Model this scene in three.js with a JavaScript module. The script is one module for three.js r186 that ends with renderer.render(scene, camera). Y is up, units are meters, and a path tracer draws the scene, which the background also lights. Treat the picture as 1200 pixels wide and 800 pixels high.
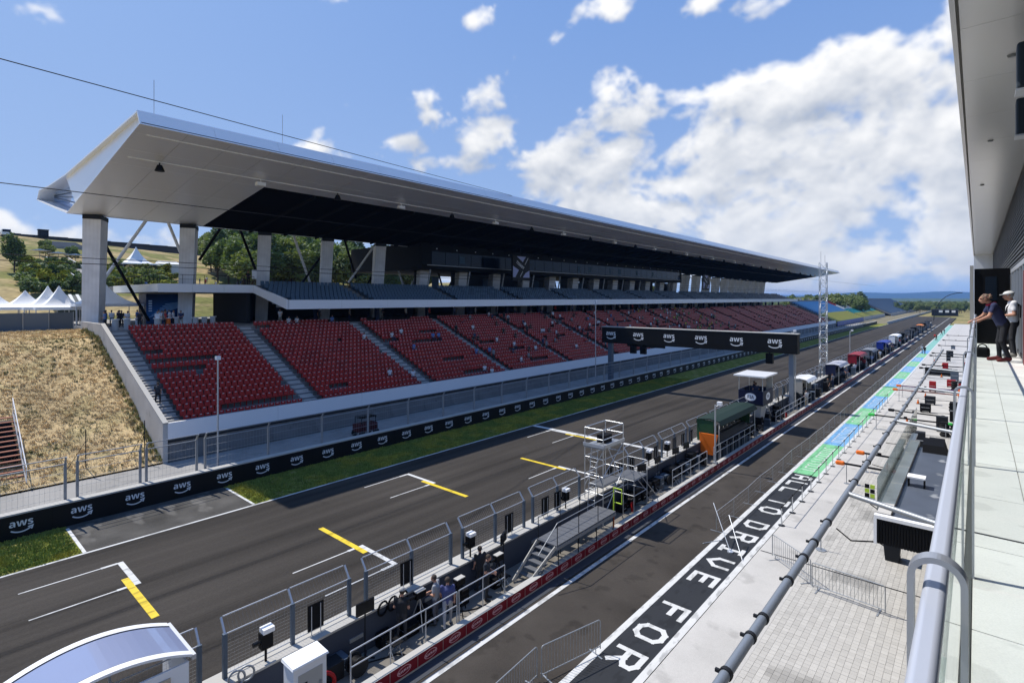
import * as THREE from 'three';
import { mergeGeometries } from 'three/addons/utils/BufferGeometryUtils.js';
import { RoundedBoxGeometry } from 'three/addons/geometries/RoundedBoxGeometry.js';

// ---------------------------------------------------------------- camera, sky, sun, exposure
const scene = new THREE.Scene();
const EYE = 11.7;                                   // metres above the track, from the 8 m grid spacing
const YAW = 41.095 * Math.PI / 180;                 // the track runs along -z
const camera = new THREE.PerspectiveCamera(2 * Math.atan(400 / 626) * 180 / Math.PI, 1.5, 0.05, 40000);
camera.position.set(0, EYE, 0);
camera.rotation.set(0, YAW, 0);
camera.setViewOffset(1200, 800, 0, 50.2, 1200, 800); // shift lens: verticals stay upright
const renderer = new THREE.WebGLRenderer({ antialias: true });
renderer.toneMapping = THREE.LinearToneMapping;
renderer.toneMappingExposure = 1.06;
renderer.shadowMap.enabled = true;

const SUN = new THREE.Vector3(-0.65, 1, 0.13).normalize();
const sun = new THREE.DirectionalLight(new THREE.Color(1.0, 0.95, 0.87), 5.0);
sun.position.copy(SUN).multiplyScalar(300).add(new THREE.Vector3(-30, 0, -100));
sun.target.position.set(-30, 0, -100);
sun.castShadow = true; sun.shadow.radius = 1;
sun.shadow.mapSize.set(4096, 4096);
Object.assign(sun.shadow.camera, { left: -180, right: 180, top: 200, bottom: -200, near: 1, far: 700 });
scene.add(sun, sun.target);

// seeded random and noise
let seed = 12345;
const rnd = () => { seed = (seed * 1664525 + 1013904223) >>> 0; return seed / 4294967296; };
const rr = (a, b) => a + (b - a) * rnd();
const pick = a => a[Math.floor(rnd() * a.length)];
const H3 = (x, y, z) => { let h = Math.imul(x, 374761393) ^ Math.imul(y, 668265263) ^ Math.imul(z, 2147483647 - 1013); h = Math.imul(h ^ (h >>> 13), 1274126177); return ((h ^ (h >>> 16)) >>> 0) / 4294967296; };
const sm = t => t * t * (3 - 2 * t);
const clamp = (x, a = 0, b = 1) => Math.min(b, Math.max(a, x));
const sstep = (a, b, x) => sm(clamp((x - a) / (b - a)));
const lerp = (a, b, t) => a + (b - a) * t;
function vn(x, y, z, P = 0) {                        // value noise, period P (0: none) in x and y
  let xi = Math.floor(x), yi = Math.floor(y), zi = Math.floor(z);
  const fx = sm(x - xi), fy = sm(y - yi), fz = sm(z - zi);
  const w = (a) => P ? ((a % P) + P) % P : a;
  const x0 = w(xi), x1 = w(xi + 1), y0 = w(yi), y1 = w(yi + 1);
  return lerp(lerp(lerp(H3(x0, y0, zi), H3(x1, y0, zi), fx), lerp(H3(x0, y1, zi), H3(x1, y1, zi), fx), fy),
    lerp(lerp(H3(x0, y0, zi + 1), H3(x1, y0, zi + 1), fx), lerp(H3(x0, y1, zi + 1), H3(x1, y1, zi + 1), fx), fy), fz);
}
function fbm(x, y, z, o = 5, P = 0) { let s = 0, a = 0.5, n = 0; for (let i = 0; i < o; i++) { s += a * vn(x, y, z + i * 17.3, P); n += a; x *= 2; y *= 2; z = z * (P ? 1 : 2); P *= 2; a *= 0.5; } return s / n; }

// ---- the sky: clear blue with cumulus, computed as air and clouds only
function skyTexture() {
  const W = 2048, Hh = 1024, d = new Float32Array(W * Hh * 4);
  const cA = Math.cos(YAW), sA = Math.sin(YAW);
  // direction of a point of the photograph's sky: used only to set the cloud banks where they stand in the air
  const dirOf = (px, py) => { const u = (px - 600) / 626, v = (349.8 - py) / 626; const x = -sA + u * cA, z = -(cA + u * sA), l = Math.hypot(x, v, z); return [x / l, v / l, z / l]; };
  const banks = [[880, 255, .10, .95, 2.1], [760, 240, .08, .95, 1.8], [700, 195, .045, .78, 2.6], [1010, 230, .09, .95, 2.0], [1100, 160, .06, .72, 1.6], [1080, 285, .11, .9, 2.4], [800, 118, .034, .9, 3.2], [900, 100, .03, .8, 3.2], [650, 180, .03, .55, 2.6], [1010, 76, .03, .8, 3.2], [1090, 50, .04, .8, 2.4], [705, 132, .025, .5, 2.2],
    [638, 36, .034, .85, 1.3], [672, 22, .026, .7, 1.6], [725, 10, .03, .75, 1.8], [520, 108, .032, .85, 2.4], [578, 152, .036, .92, 1.6], [553, 32, .018, .7, 1], [474, 168, .016, .62, 2.4], [517, 190, .016, .6, 2.4], [75, 12, .022, .8, 2.6], [890, 6, .026, .75, 2.4], [822, 8, .018, .6, 1.4],
    [10, 268, .024, .9, 2.6], [110, 280, .024, .85, 3], [230, 288, .03, .8, 3], [1250, 120, .12, .85, 1.6], [1400, 200, .12, .85, 2], [1700, 120, .1, .8, 2], [-300, 250, .06, .8, 2.4], [-900, 180, .08, .8, 2.4]].map(b => [...dirOf(b[0], b[1]), ...b.slice(2)]);
  const fb = (x, y, z, o) => { let s = 0, a = 1, n = 0; for (let i = 0; i < o; i++) { s += a * vn(x, y, z + i * 7.7); n += a; x = x * 2.03 + 1.7; y *= 2.03; z *= 2.03; a *= .6; } return s / n; };
  const dens = (x, y, z) => {
    let m = 0, keep = 1;
    for (const [bx, by, bz, r, w, asp] of banks) {
      const dot = x * bx + y * by + z * bz; if (dot < 0.6) continue;
      const dy = (y - by), da = Math.sqrt(Math.max(0, 2 - 2 * dot - dy * dy));
      const q = (da / (r * asp)) ** 2 + (dy / r) ** 2; if (q < 6) keep *= 1 - w * Math.exp(-q * .8);
    }
    m = 1 - keep;
    if (m < .05) { const yy = Math.max(y, 0) + .16, n = fbm(x / yy * 1.7 + 31, z / yy * 1.7 + 7, y * 3, 4); m = Math.max(m, sstep(.66, .8, n) * .4); }   // scattered fair-weather cloud
    m = Math.max(m, sstep(.09, .0, y) * .45);
    if (m < .02) return -1;
    const wp = fb(x * 7 + 3, y * 9, z * 7, 3) - .5;
    const f = fb(x * 13 + 5 + wp * .9, y * 19 + wp * .9, z * 13 + 3 - wp * .9, 7);
    return m * .92 + (f - .5) * 2.5 - .44;
  };
  for (let j = 0; j < Hh; j++) {
    const th = (j + .5) / Hh * Math.PI - Math.PI / 2, y = Math.sin(th), cy = Math.cos(th);   // row 0 is straight down
    for (let i = 0; i < W; i++) {
      const ph = ((i + .5) / W - .5) * 2 * Math.PI, x = cy * Math.cos(ph), z = cy * Math.sin(ph), k = (j * W + i) * 4;
      const e = Math.max(y, 0);
      // air: pale at the horizon, deeper above, brighter round the sun's side
      const g = Math.pow(e, .45);
      const sd = Math.max(0, x * SUN.x + y * SUN.y + z * SUN.z), glow = .35 * Math.pow(sd, 6) + .22 * Math.pow(sd, 2);
      let r = lerp(.50, .045, g), gg = lerp(.66, .19, g), b = lerp(.90, .60, g);
      r += glow * .34; gg += glow * .38; b += glow * .36;
      if (y > -.03) {
        const raw = dens(x, y, z), D = clamp(raw * 2.4) * sstep(-.02, .03, y + .01);
        if (D > 0.002) {
          const up = dens(x + SUN.x * .02, y + .03, z + SUN.z * .02);        // denser or thinner cloud towards the sun
          const lit = clamp(.74 + .8 * (raw - up) - .5 * clamp(raw - .2) * sstep(.5, .1, y), .05, 1.1);
          const a = 1 - Math.pow(1 - D, 1.6);
          const haze = sstep(.25, 0, y) * .35;
          const cr = lerp(lerp(.40, .95, lit), .66, haze), cg = lerp(lerp(.46, .955, lit), .72, haze), cb = lerp(lerp(.57, .965, lit), .82, haze);
          r = lerp(r, cr, a); gg = lerp(gg, cg, a); b = lerp(b, cb, a);
        }
      }
      if (y < 0) { const t = sstep(0, -.12, y); r = lerp(r, .12, t); gg = lerp(gg, .12, t); b = lerp(b, .11, t); }
      d[k] = r; d[k + 1] = gg; d[k + 2] = b; d[k + 3] = 1;
    }
  }
  { let e = [0, 0, 0]; for (let j = Hh / 2; j < Hh; j += 4) for (let i = 0; i < W; i += 4) { const th = (j + .5) / Hh * Math.PI - Math.PI / 2; for (let c = 0; c < 3; c++) e[c] += d[(j * W + i) * 4 + c] * Math.sin(th) * Math.cos(th) * (Math.PI / Hh) * (2 * Math.PI / W) * 16; } console.log('sky irradiance', e.map(v => v.toFixed(2)).join(' ')); }
  const t = new THREE.DataTexture(d, W, Hh, THREE.RGBAFormat, THREE.FloatType);
  t.mapping = THREE.EquirectangularReflectionMapping; t.magFilter = t.minFilter = THREE.LinearFilter; t.wrapS = THREE.RepeatWrapping; t.needsUpdate = true;
  return t;
}
scene.background = skyTexture();
scene.environment = scene.background;
scene.backgroundIntensity = 1;

// ---------------------------------------------------------------- helpers
const taken = new Map(), origin = new WeakMap();
function numbered(n) { const k = (taken.get(n) || 0); taken.set(n, k + 1); return k ? `${n}_${String(k).padStart(3, '0')}` : n; }
const O0 = new THREE.Vector3();
const orgOf = p => (p && origin.get(p)) || O0;
const V = (x, y, z) => new THREE.Vector3(x, y, z);
const vv = a => Array.isArray(a) ? V(...a) : a;
function thing(name, label, category, pos = [0, 0, 0], group) {
  const o = new THREE.Group(); o.name = numbered(name); scene.add(o);
  o.position.set(...pos); origin.set(o, o.position.clone());
  o.userData = { label, category }; if (group) o.userData.group = group;
  return o;
}
function tag(o, label, category, group) { o.userData.label = label; o.userData.category = category; if (group) o.userData.group = group; return o; }
function structure(o) { o.userData.kind = 'structure'; return o; }
function dup(o, name, pos, turn = 0, label, group) {
  const c = o.clone(); c.name = numbered(name); scene.add(c); c.position.set(...pos); c.rotation.y = turn;
  c.userData = { ...o.userData }; if (label) c.userData.label = label; if (group) c.userData.group = group;
  return c;
}
class MB {                                            // collects faces in world metres, builds one mesh
  constructor() { this.p = []; this.n = []; this.g = []; }
  tri(a, b, c) {
    const ux = b.x - a.x, uy = b.y - a.y, uz = b.z - a.z, wx = c.x - a.x, wy = c.y - a.y, wz = c.z - a.z;
    let nx = uy * wz - uz * wy, ny = uz * wx - ux * wz, nz = ux * wy - uy * wx; const l = Math.hypot(nx, ny, nz) || 1; nx /= l; ny /= l; nz /= l;
    this.p.push(a.x, a.y, a.z, b.x, b.y, b.z, c.x, c.y, c.z); for (let i = 0; i < 3; i++) this.n.push(nx, ny, nz);
    return this;
  }
  quad(a, b, c, d) { a = vv(a); b = vv(b); c = vv(c); d = vv(d); this.tri(a, b, c); return this.tri(a, c, d); }
  hexa(q) { const [a, b, c, d, e, f, g, h] = q; this.quad(d, c, b, a).quad(e, f, g, h).quad(a, b, f, e).quad(b, c, g, f).quad(c, d, h, g).quad(d, a, e, h); return this; } // a..d below, e..h above, counter-clockwise from above
  box(x0, x1, y0, y1, z0, z1) { return this.hexa([V(x0, y0, z1), V(x1, y0, z1), V(x1, y0, z0), V(x0, y0, z0), V(x0, y1, z1), V(x1, y1, z1), V(x1, y1, z0), V(x0, y1, z0)]); }
  cbox(x, y, z, sx, sy, sz) { return this.box(x - sx / 2, x + sx / 2, y - sy / 2, y + sy / 2, z - sz / 2, z + sz / 2); }
  sheet(x0, x1, z0, z1, y) { return this.quad([x0, y, Math.max(z0, z1)], [x1, y, Math.max(z0, z1)], [x1, y, Math.min(z0, z1)], [x0, y, Math.min(z0, z1)]); }
  bar(a, b, w, h = w, up = V(0, 1, 0)) {
    a = vv(a); b = vv(b); const d = b.clone().sub(a).normalize(); let s = d.clone().cross(up); if (s.lengthSq() < 1e-6) s = d.clone().cross(V(1, 0, 0)); s.normalize();
    const t = s.clone().cross(d).normalize(); s.multiplyScalar(w / 2); t.multiplyScalar(h / 2);
    const c = (o, i, j) => o.clone().addScaledVector(s, i).addScaledVector(t, j);
    return this.hexa([c(a, -1, -1), c(a, 1, -1), c(b, 1, -1), c(b, -1, -1), c(a, -1, 1), c(a, 1, 1), c(b, 1, 1), c(b, -1, 1)]);
  }
  tube(a, b, r, n = 6, r2 = r, caps = true) {
    a = vv(a); b = vv(b); const d = b.clone().sub(a), L = d.length(); d.normalize(); let s = d.clone().cross(V(0, 1, 0)); if (s.lengthSq() < 1e-6) s = V(1, 0, 0); s.normalize(); const t = s.clone().cross(d);
    for (let i = 0; i < n; i++) {
      const q = [i, i + 1].map(k => { const w = k / n * 2 * Math.PI; return s.clone().multiplyScalar(Math.cos(w)).addScaledVector(t, Math.sin(w)); });
      const P = (o, k, R) => o.clone().addScaledVector(q[k], R);
      const A = P(a, 0, r), B = P(a, 1, r), C = P(b, 1, r2), D = P(b, 0, r2), k0 = this.n.length;
      this.quad(B, A, D, C);
      const nn = [q[1], q[0], q[0], q[1], q[0], q[1]]; for (let m = 0; m < 6; m++) { this.n[k0 + m * 3] = nn[m].x; this.n[k0 + m * 3 + 1] = nn[m].y; this.n[k0 + m * 3 + 2] = nn[m].z; }
      if (caps) { this.tri(a, A, B); this.tri(b, C, D); }
    }
    return this;
  }
  path(pts, r, n = 6) { for (let i = 0; i + 1 < pts.length; i++) this.tube(pts[i], pts[i + 1], r, n); return this; }
  geo(g, m) { if (m) { g = g.clone(); g.applyMatrix4(m); } if (g.index) g = g.toNonIndexed(); const P = g.attributes.position.array, N = g.attributes.normal.array; for (let i = 0; i < P.length; i++) { this.p.push(P[i]); this.n.push(N[i]); } return this; }
  geometry(o = O0) {
    const g = new THREE.BufferGeometry(), n = this.p.length / 3, P = new Float32Array(n * 3), U = new Float32Array(n * 2);
    for (let i = 0; i < n; i++) {
      const x = this.p[i * 3], y = this.p[i * 3 + 1], z = this.p[i * 3 + 2], nx = Math.abs(this.n[i * 3]), ny = Math.abs(this.n[i * 3 + 1]), nz = Math.abs(this.n[i * 3 + 2]);
      P[i * 3] = x - o.x; P[i * 3 + 1] = y - o.y; P[i * 3 + 2] = z - o.z;
      if (ny >= nx && ny >= nz) { U[i * 2] = x; U[i * 2 + 1] = -z; } else if (nx >= nz) { U[i * 2] = -z; U[i * 2 + 1] = y; } else { U[i * 2] = x; U[i * 2 + 1] = y; }
    }
    g.setAttribute('position', new THREE.BufferAttribute(P, 3)); g.setAttribute('normal', new THREE.BufferAttribute(new Float32Array(this.n), 3)); g.setAttribute('uv', new THREE.BufferAttribute(U, 2));
    return g;
  }
  build(name, mat, parent) { return put(name, this.geometry(orgOf(parent)), mat, parent); }
}
const B = () => new MB();
function put(name, geometry, mat, parent, pos) {
  const m = new THREE.Mesh(geometry, mat); m.castShadow = m.receiveShadow = true;
  if (parent) { m.name = name; parent.add(m); } else { m.name = numbered(name); scene.add(m); }
  if (pos) { const o = orgOf(parent); m.position.set(pos[0] - o.x, pos[1] - o.y, pos[2] - o.z); origin.set(m, V(...pos)); } else origin.set(m, orgOf(parent));
  return m;
}
function solo(name, mb, mat, label, category, group) {  // a thing that is one mesh, its origin at its base
  const g = mb.geometry(); g.computeBoundingBox(); const b = g.boundingBox, c = V((b.min.x + b.max.x) / 2, b.min.y, (b.min.z + b.max.z) / 2);
  g.translate(-c.x, -c.y, -c.z); const m = put(name, g, mat, null, c.toArray()); return tag(m, label, category, group);
}
const mat4 = (x, y, z, ry = 0, rx = 0, rz = 0, s = 1) => new THREE.Matrix4().compose(V(x, y, z), new THREE.Quaternion().setFromEuler(new THREE.Euler(rx, ry, rz, 'YXZ')), typeof s === 'number' ? V(s, s, s) : s);

// ---------------------------------------------------------------- materials
const lin = (r, g, b) => new THREE.Color().setRGB(r, g, b);
function mt(c, rough = .8, o = {}) { return new THREE.MeshPhysicalMaterial({ color: Array.isArray(c) ? lin(...c) : c, roughness: rough, specularIntensity: rough > .8 ? .25 : .5, ...o }); }
function tex(n, fn, size, srgb = true, sizeV = size) {      // size: metres per repeat
  const d = new Uint8Array(n * n * 4);
  for (let j = 0; j < n; j++) for (let i = 0; i < n; i++) { const c = fn(i / n, j / n), k = (j * n + i) * 4; d[k] = clamp(c[0]) * 255; d[k + 1] = clamp(c[1]) * 255; d[k + 2] = clamp(c[2]) * 255; d[k + 3] = 255; }
  const t = new THREE.DataTexture(d, n, n); t.wrapS = t.wrapT = THREE.RepeatWrapping; t.magFilter = THREE.LinearFilter; t.minFilter = THREE.LinearMipmapLinearFilter; t.generateMipmaps = true;
  if (srgb) t.colorSpace = THREE.SRGBColorSpace; t.repeat.set(1 / size, 1 / sizeV); t.needsUpdate = true; return t;
}
const toS = x => x <= .0031308 ? 12.92 * x : 1.055 * Math.pow(x, 1 / 2.4) - .055;
const S3 = (r, g, b, k = 1) => [toS(r * k), toS(g * k), toS(b * k)];
const grey = (v) => [v, v, v];
const fineBump = tex(512, (u, v) => grey(.5 * fbm(u * 64, v * 64, 3, 3, 64) + .5 * H3(Math.floor(u * 512), Math.floor(v * 512), 5)), 1.5, false);
const texAsphalt = tex(1024, (u, v) => {
  const streak = fbm(u * 24, v * 3, 2, 3, 3) * .5 + fbm(u * 60, v * 4, 9, 2, 4) * .5, patch = fbm(u * 6, v * 6, 4, 4, 6), fine = H3(Math.floor(u * 1024), Math.floor(v * 1024), 1);
  const wob = .012 * Math.sin(v * 6.283 + 1) + .006 * Math.sin(v * 12.566);
  let rub = 0; for (const [c, w] of [[.16, .03], [.29, .022], [.5, .035], [.63, .025], [.84, .03]]) { const d = (u + wob - c) / w; rub += Math.exp(-d * d) * (.35 + .65 * fbm(u * 90, v * 5, 19, 2, 5)); }
  const seam = Math.abs(((u * 3 + .13) % 1) - .5) < .0022 ? .35 : 0;
  const k = .98 + .5 * (streak - .5) + .55 * (patch - .5) + .36 * (fine - .5) - .34 * rub - seam; return S3(.0495, .0437, .038, k);
}, 14, true, 42);
const texAsphalt2 = tex(768, (u, v) => {
  const patch = fbm(u * 8, v * 8, 14, 5, 8), fine = H3(Math.floor(u * 1024), Math.floor(v * 1024), 7), blot = sstep(.62, .75, fbm(u * 20, v * 20, 22, 3, 20));
  const tyre = Math.exp(-((((u * 3 % 1) - .5) / .07) ** 2)) * fbm(u * 30, v * 4, 25, 3, 4); return S3(.051, .0445, .0385, 1 + .8 * (patch - .5) + .3 * (fine - .5) - .26 * blot - .3 * tyre);
}, 11);
const texOldAsphalt = tex(512, (u, v) => { const p = fbm(u * 8, v * 8, 33, 5, 8), c = sstep(.6, .72, fbm(u * 5, v * 12, 41, 3, 5)); return S3(.095, .09, .082, .8 + .9 * (p - .5) + .55 * c + .25 * (H3(u * 512 | 0, v * 512 | 0, 3) - .5)); }, 9);
const texConcrete = tex(512, (u, v) => {
  const p = fbm(u * 6, v * 6, 51, 5, 6), f = H3(u * 1024 | 0, v * 1024 | 0, 8), st = sstep(.64, .78, fbm(u * 10, v * 10, 57, 4, 10));
  return S3(.47, .455, .43, 1 + .36 * (p - .5) + .14 * (f - .5) - .18 * st);
}, 8);
const texPier = tex(512, (u, v) => { const p = fbm(u * 8, v * 8, 61, 5, 8), s = fbm(u * 40, v * 2, 63, 2, 2); return S3(.74, .74, .74, 1 + .35 * (p - .5) + .12 * (s - .5)); }, 6);
const texDry = tex(1024, (u, v) => {
  const a = fbm(u * 90, v * 90, 71, 3, 90), p = fbm(u * 7, v * 7, 73, 5, 7), q = sstep(.5, .68, fbm(u * 12, v * 12, 77, 4, 12)), f = H3(u * 1024 | 0, v * 1024 | 0, 4);
  const k = .55 + .9 * (a - .5) + .8 * (p - .5) + .35 * f + .15, g = q * .32;
  return S3(lerp(.70, .28, g) * k, lerp(.525, .28, g) * k, lerp(.28, .11, g) * k);
}, 16);
const texGrass = tex(512, (u, v) => {
  const a = fbm(u * 110, v * 110, 81, 3, 110), p = fbm(u * 9, v * 9, 83, 5, 9), q = sstep(.52, .7, fbm(u * 15, v * 15, 87, 4, 15)), f = H3(u * 1024 | 0, v * 1024 | 0, 6);
  const k = .6 + .9 * (a - .5) + .5 * (p - .5) + .4 * f;
  return S3(lerp(.2, .33, q) * k, lerp(.225, .3, q) * k, lerp(.035, .09, q) * k);
}, 9);
const texMeadow = tex(512, (u, v) => {
  const a = fbm(u * 80, v * 80, 91, 3, 80), p = fbm(u * 5, v * 5, 93, 5, 5), q = sstep(.4, .62, fbm(u * 9, v * 9, 97, 5, 9));
  const k = .75 + .8 * (a - .5) + .5 * (p - .5);
  return S3(lerp(.2, .4, q) * k, lerp(.2, .31, q) * k, lerp(.06, .15, q) * k);
}, 60);
const texWear = tex(512, (u, v) => { const p = fbm(u * 9, v * 9, 131, 5, 9), f = H3(u * 512 | 0, v * 512 | 0, 15), w = sstep(.57, .7, fbm(u * 26, v * 13, 133, 4, 13)), st = sstep(.55, .75, fbm(u * 40, v * 4, 137, 3, 4)); return S3(1, 1, .985, 1 + .3 * (p - .5) + .12 * (f - .5) - .25 * w * f - .16 * w - .12 * st); }, 5);
const M = {
  track: mt('#ffffff', .86, { map: texAsphalt, bumpMap: fineBump, bumpScale: .004 }),
  pit: mt('#ffffff', .88, { map: texAsphalt2, bumpMap: fineBump, bumpScale: .004 }),
  runoff: mt('#ffffff', .9, { map: texOldAsphalt, bumpMap: fineBump, bumpScale: .004 }),
  concrete: mt('#ffffff', .88, { map: texConcrete, bumpMap: fineBump, bumpScale: .002 }),
  concreteMid: mt([.62, .62, .62], .9, { map: texConcrete, bumpMap: fineBump, bumpScale: .002 }),
  concreteDark: mt([.42, .43, .45], .9, { map: texConcrete }),
  pier: mt('#ffffff', .85, { map: texPier, bumpMap: fineBump, bumpScale: .003 }),
  dry: mt('#ffffff', 1, { map: texDry, bumpMap: fineBump, bumpScale: .05 }),
  grass: mt('#ffffff', 1, { map: texGrass, bumpMap: fineBump, bumpScale: .04 }),
  meadow: mt('#ffffff', 1, { map: texMeadow }),
  paint: mt([.60, .60, .59], .6, { map: texWear, bumpMap: fineBump, bumpScale: .002 }),
  yellow: mt([.74, .53, .035], .6, { map: texWear }),
  white: mt([.82, .82, .82], .4),
  whiteGloss: mt([.87, .88, .89], .2, { specularIntensity: 1 }),
  offwhite: mt([.44, .425, .39], .75, { bumpMap: fineBump, bumpScale: .003 }),
  silver: mt([.62, .64, .66], .38, { metalness: .75 }),
  alu: mt([.52, .54, .57], .45, { metalness: .6 }),
  galv: mt([.33, .35, .37], .5, { metalness: .55 }),
  steelBlue: mt([.10, .13, .17], .5, { metalness: .3 }),
  darkSteel: mt([.022, .024, .028], .55, { metalness: .2, specularIntensity: .3 }),
  gratingGrey: mt([.13, .135, .145], .6, { metalness: .3 }),
  black: mt([.006, .006, .007], .6, { specularIntensity: .25 }),
  blackGloss: mt([.01, .01, .011], .25),
  rubber: mt([.02, .02, .02], .9),
  navy: mt([.012, .02, .055], .5),
  wallNavy: mt([.05, .06, .085], .7),
  red: mt([.33, .012, .015], .5),
  redSeat: mt([.36, .02, .013], .55),
  blueSeat: mt([.075, .125, .18], .5),
  orange: mt([.75, .16, .015], .5),
  lime: mt([.45, .62, .05], .5),
  green: mt([.02, .07, .03], .6),
  darkGreen: mt([.012, .028, .02], .7),
  blue: mt([.02, .07, .32], .45),
  skyBlue: mt([.12, .32, .6], .5),
  teal: mt([.05, .3, .3], .5),
  brown: mt([.16, .07, .04], .6),
  bark: mt([.09, .065, .045], .95),
  tentWhite: mt([.84, .84, .83], .7, { side: THREE.DoubleSide }),
  cloth: mt([.13, .155, .175], .9, { side: THREE.DoubleSide }),
  glass: new THREE.MeshPhysicalMaterial({ color: lin(.93, .97, .96), roughness: .02, transmission: 1, thickness: 0, ior: 1.45 }),
  glassDark: new THREE.MeshPhysicalMaterial({ color: lin(.006, .012, .022), roughness: .12, specularIntensity: .35 }),
  glassBlue: new THREE.MeshPhysicalMaterial({ color: lin(.14, .36, .8), roughness: .08, clearcoat: 1 }),
  soffit: mt([.86, .87, .89], .34, { specularIntensity: 1, metalness: .45 }),
  soffitGloss: mt([.72, .72, .71], .2, { metalness: .25 }),
  lampGlass: mt([.75, .77, .8], .3),
};
// ---------------------------------------------------------------- the setting: ground, track, pit lane
{
  // one ground sheet to the horizon; the far land and the near site
  const g = B().sheet(-9000, 9000, 3000, -14000, -.3); structure(g.build('ground', M.meadow));
  structure(B().box(-31.0, -12.9, -.25, 0, -440, 40).build('track', M.track));
  structure(B().box(-12.895, -9.6, -.25, 0, -420, 40).build('pit_lane', M.pit));
  structure(B().box(-7.66, -5.62, -.25, 0.004, -320, 40).build('concrete_apron', M.concrete));
  structure(B().box(-5.615, .22, -.25, -.012, -320, 40).build('paving_bed', M.concreteMid));
  structure(B().box(-43.3, -36.1, -.25, .05, -300, 40).build('service_road', M.concreteMid));
  structure(B().box(-36.0, -31.005, -.25, .002, -13.2, -5.6).build('runoff_strip', M.runoff));
  structure(B().box(-36.0, -31.005, -.25, .012, -300, -13.205).build('grass_verge', M.grass));
  structure(B().box(-36.0, -31.005, -.25, .012, -5.595, 40).build('grass_verge', M.grass));
  structure(B().box(-9.56, -7.7, -.25, .002, -39.55, 40).build('painted_strip', mt([.024, .026, .03], .7, { map: texWear, bumpMap: fineBump, bumpScale: .003 })));
  // painted lines, each its own sheet
  const line = (x0, x1, z0, z1, y = .008, m = M.paint) => structure(B().box(x0, x1, y - .006, y, z1, z0).build('painted_line', m));
  line(-31.0, -30.86, 40, -440);
  line(-12.78, -12.6, 40, -420);
  line(-9.62, -9.38, 40, -320, .012);
  line(-7.93, -7.68, 40, -320, .016);
  line(-34.9, -31.0, -13.3, -13.16, .02); line(-34.9, -31.0, -5.66, -5.52, .02);
  line(-31.0, -16, -38.2, -38.65, .012);                       // start line
  // grid slots: eight metres apart, left and right in turn
  for (let k = 0; k < 5; k++) {
    const z = -6.17 - 7.93 * k, odd = k % 2, x0 = odd ? -22.05 : -28.7, x1 = odd ? -19.3 : -25.95, zf = z - .25;
    const yx = odd ? [-25.25, -21.25] : [-26.85, -22.75];
    structure(B().box(yx[0], yx[1], .006, .016, z - .13, z + .13).build('grid_marking', M.yellow));
    const g2 = B().box(x0, x1, .004, .01, zf - .11, zf + .11).box(x0 - .02, x0 + .14, .004, .0102, zf + .11, zf + .7).box(x1 - .14, x1 + .02, .004, .0102, zf + .11, zf + .7);
    structure(g2.build('grid_marking', M.paint));
    structure(B().box(x0 + .02, x0 + .09, .002, .0075, zf + .7, zf + 3.35).box(x1 - .09, x1 - .02, .002, .0075, zf + .7, zf + 3.35).build('grid_marking', M.paint));
  }
  // the big lettering along the pit lane: strokes, up = +x, reading towards +z
  const glyph = {
    A: [[[0, 0], [0, .72], [.28, 1], [.72, 1], [1, .72], [1, 0]], [[0, .42], [1, .42]]], L: [[[0, 1], [0, 0], [1, 0]]], T: [[[.5, 0], [.5, 1]], [[0, 1], [1, 1]]],
    O: [[[.28, 0], [0, .2], [0, .8], [.28, 1], [.72, 1], [1, .8], [1, .2], [.72, 0], [.28, 0]]], D: [[[0, 0], [0, 1], [.68, 1], [1, .8], [1, .2], [.68, 0], [0, 0]]],
    R: [[[0, 0], [0, 1], [.72, 1], [1, .84], [1, .58], [.72, .44], [0, .44]], [[.55, .44], [1, 0]]], I: [[[.5, 0], [.5, 1]], [[.18, 1], [.82, 1]], [[.18, 0], [.82, 0]]],
    V: [[[0, 1], [0, .38], [.5, 0], [1, .38], [1, 1]]], E: [[[1, 0], [0, 0], [0, 1], [1, 1]], [[0, .5], [.8, .5]]], F: [[[0, 0], [0, 1], [1, 1]], [[0, .5], [.8, .5]]],
  };
  const word = (ch, z, w = .95) => {
    const m = B(), sw = .2; let lay = 0;
    for (const s of glyph[ch]) for (let i = 0; i + 1 < s.length; i++) {
      const P = q => V(-9.18 + .1 + q[1] * (1.12 - .2), .012 + .0006 * lay, z + (q[0] - .5) * (w - .16)), a = P(s[i]), b = P(s[i + 1]), d = b.clone().sub(a).normalize().multiplyScalar(sw * .42);
      a.sub(d); b.add(d); const t = V(-d.z, 0, d.x).normalize().multiplyScalar(sw / 2); lay++;
      m.quad(a.clone().add(t), b.clone().add(t), b.clone().sub(t), a.clone().sub(t));
      const k = m.n.length; if (m.n[k - 2] < 0) { m.p.length -= 18; m.n.length -= 18; m.quad(a.clone().sub(t), b.clone().sub(t), b.clone().add(t), a.clone().add(t)); }
    }
    structure(m.build('painted_letter', M.paint));
  };
  [['R', -15.55], ['O', -17.25], ['F', -19.0], ['E', -22.05], ['V', -23.85], ['I', -25.45], ['R', -27.2], ['D', -29.05], ['O', -31.6], ['T', -33.2], ['L', -35.7], ['L', -37.25], ['A', -38.75]].forEach(a => word(...a));
  // green and blue painted boxes beyond, with pale lettering
  const bandG = mt([.19, .5, .25], .65, { map: texWear, bumpMap: fineBump, bumpScale: .003 }), bandB = mt([.16, .36, .6], .65, { map: texWear, bumpMap: fineBump, bumpScale: .003 }), bandT = mt([.2, .42, .36], .65);
  let z = -39.6, k = 0;
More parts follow.
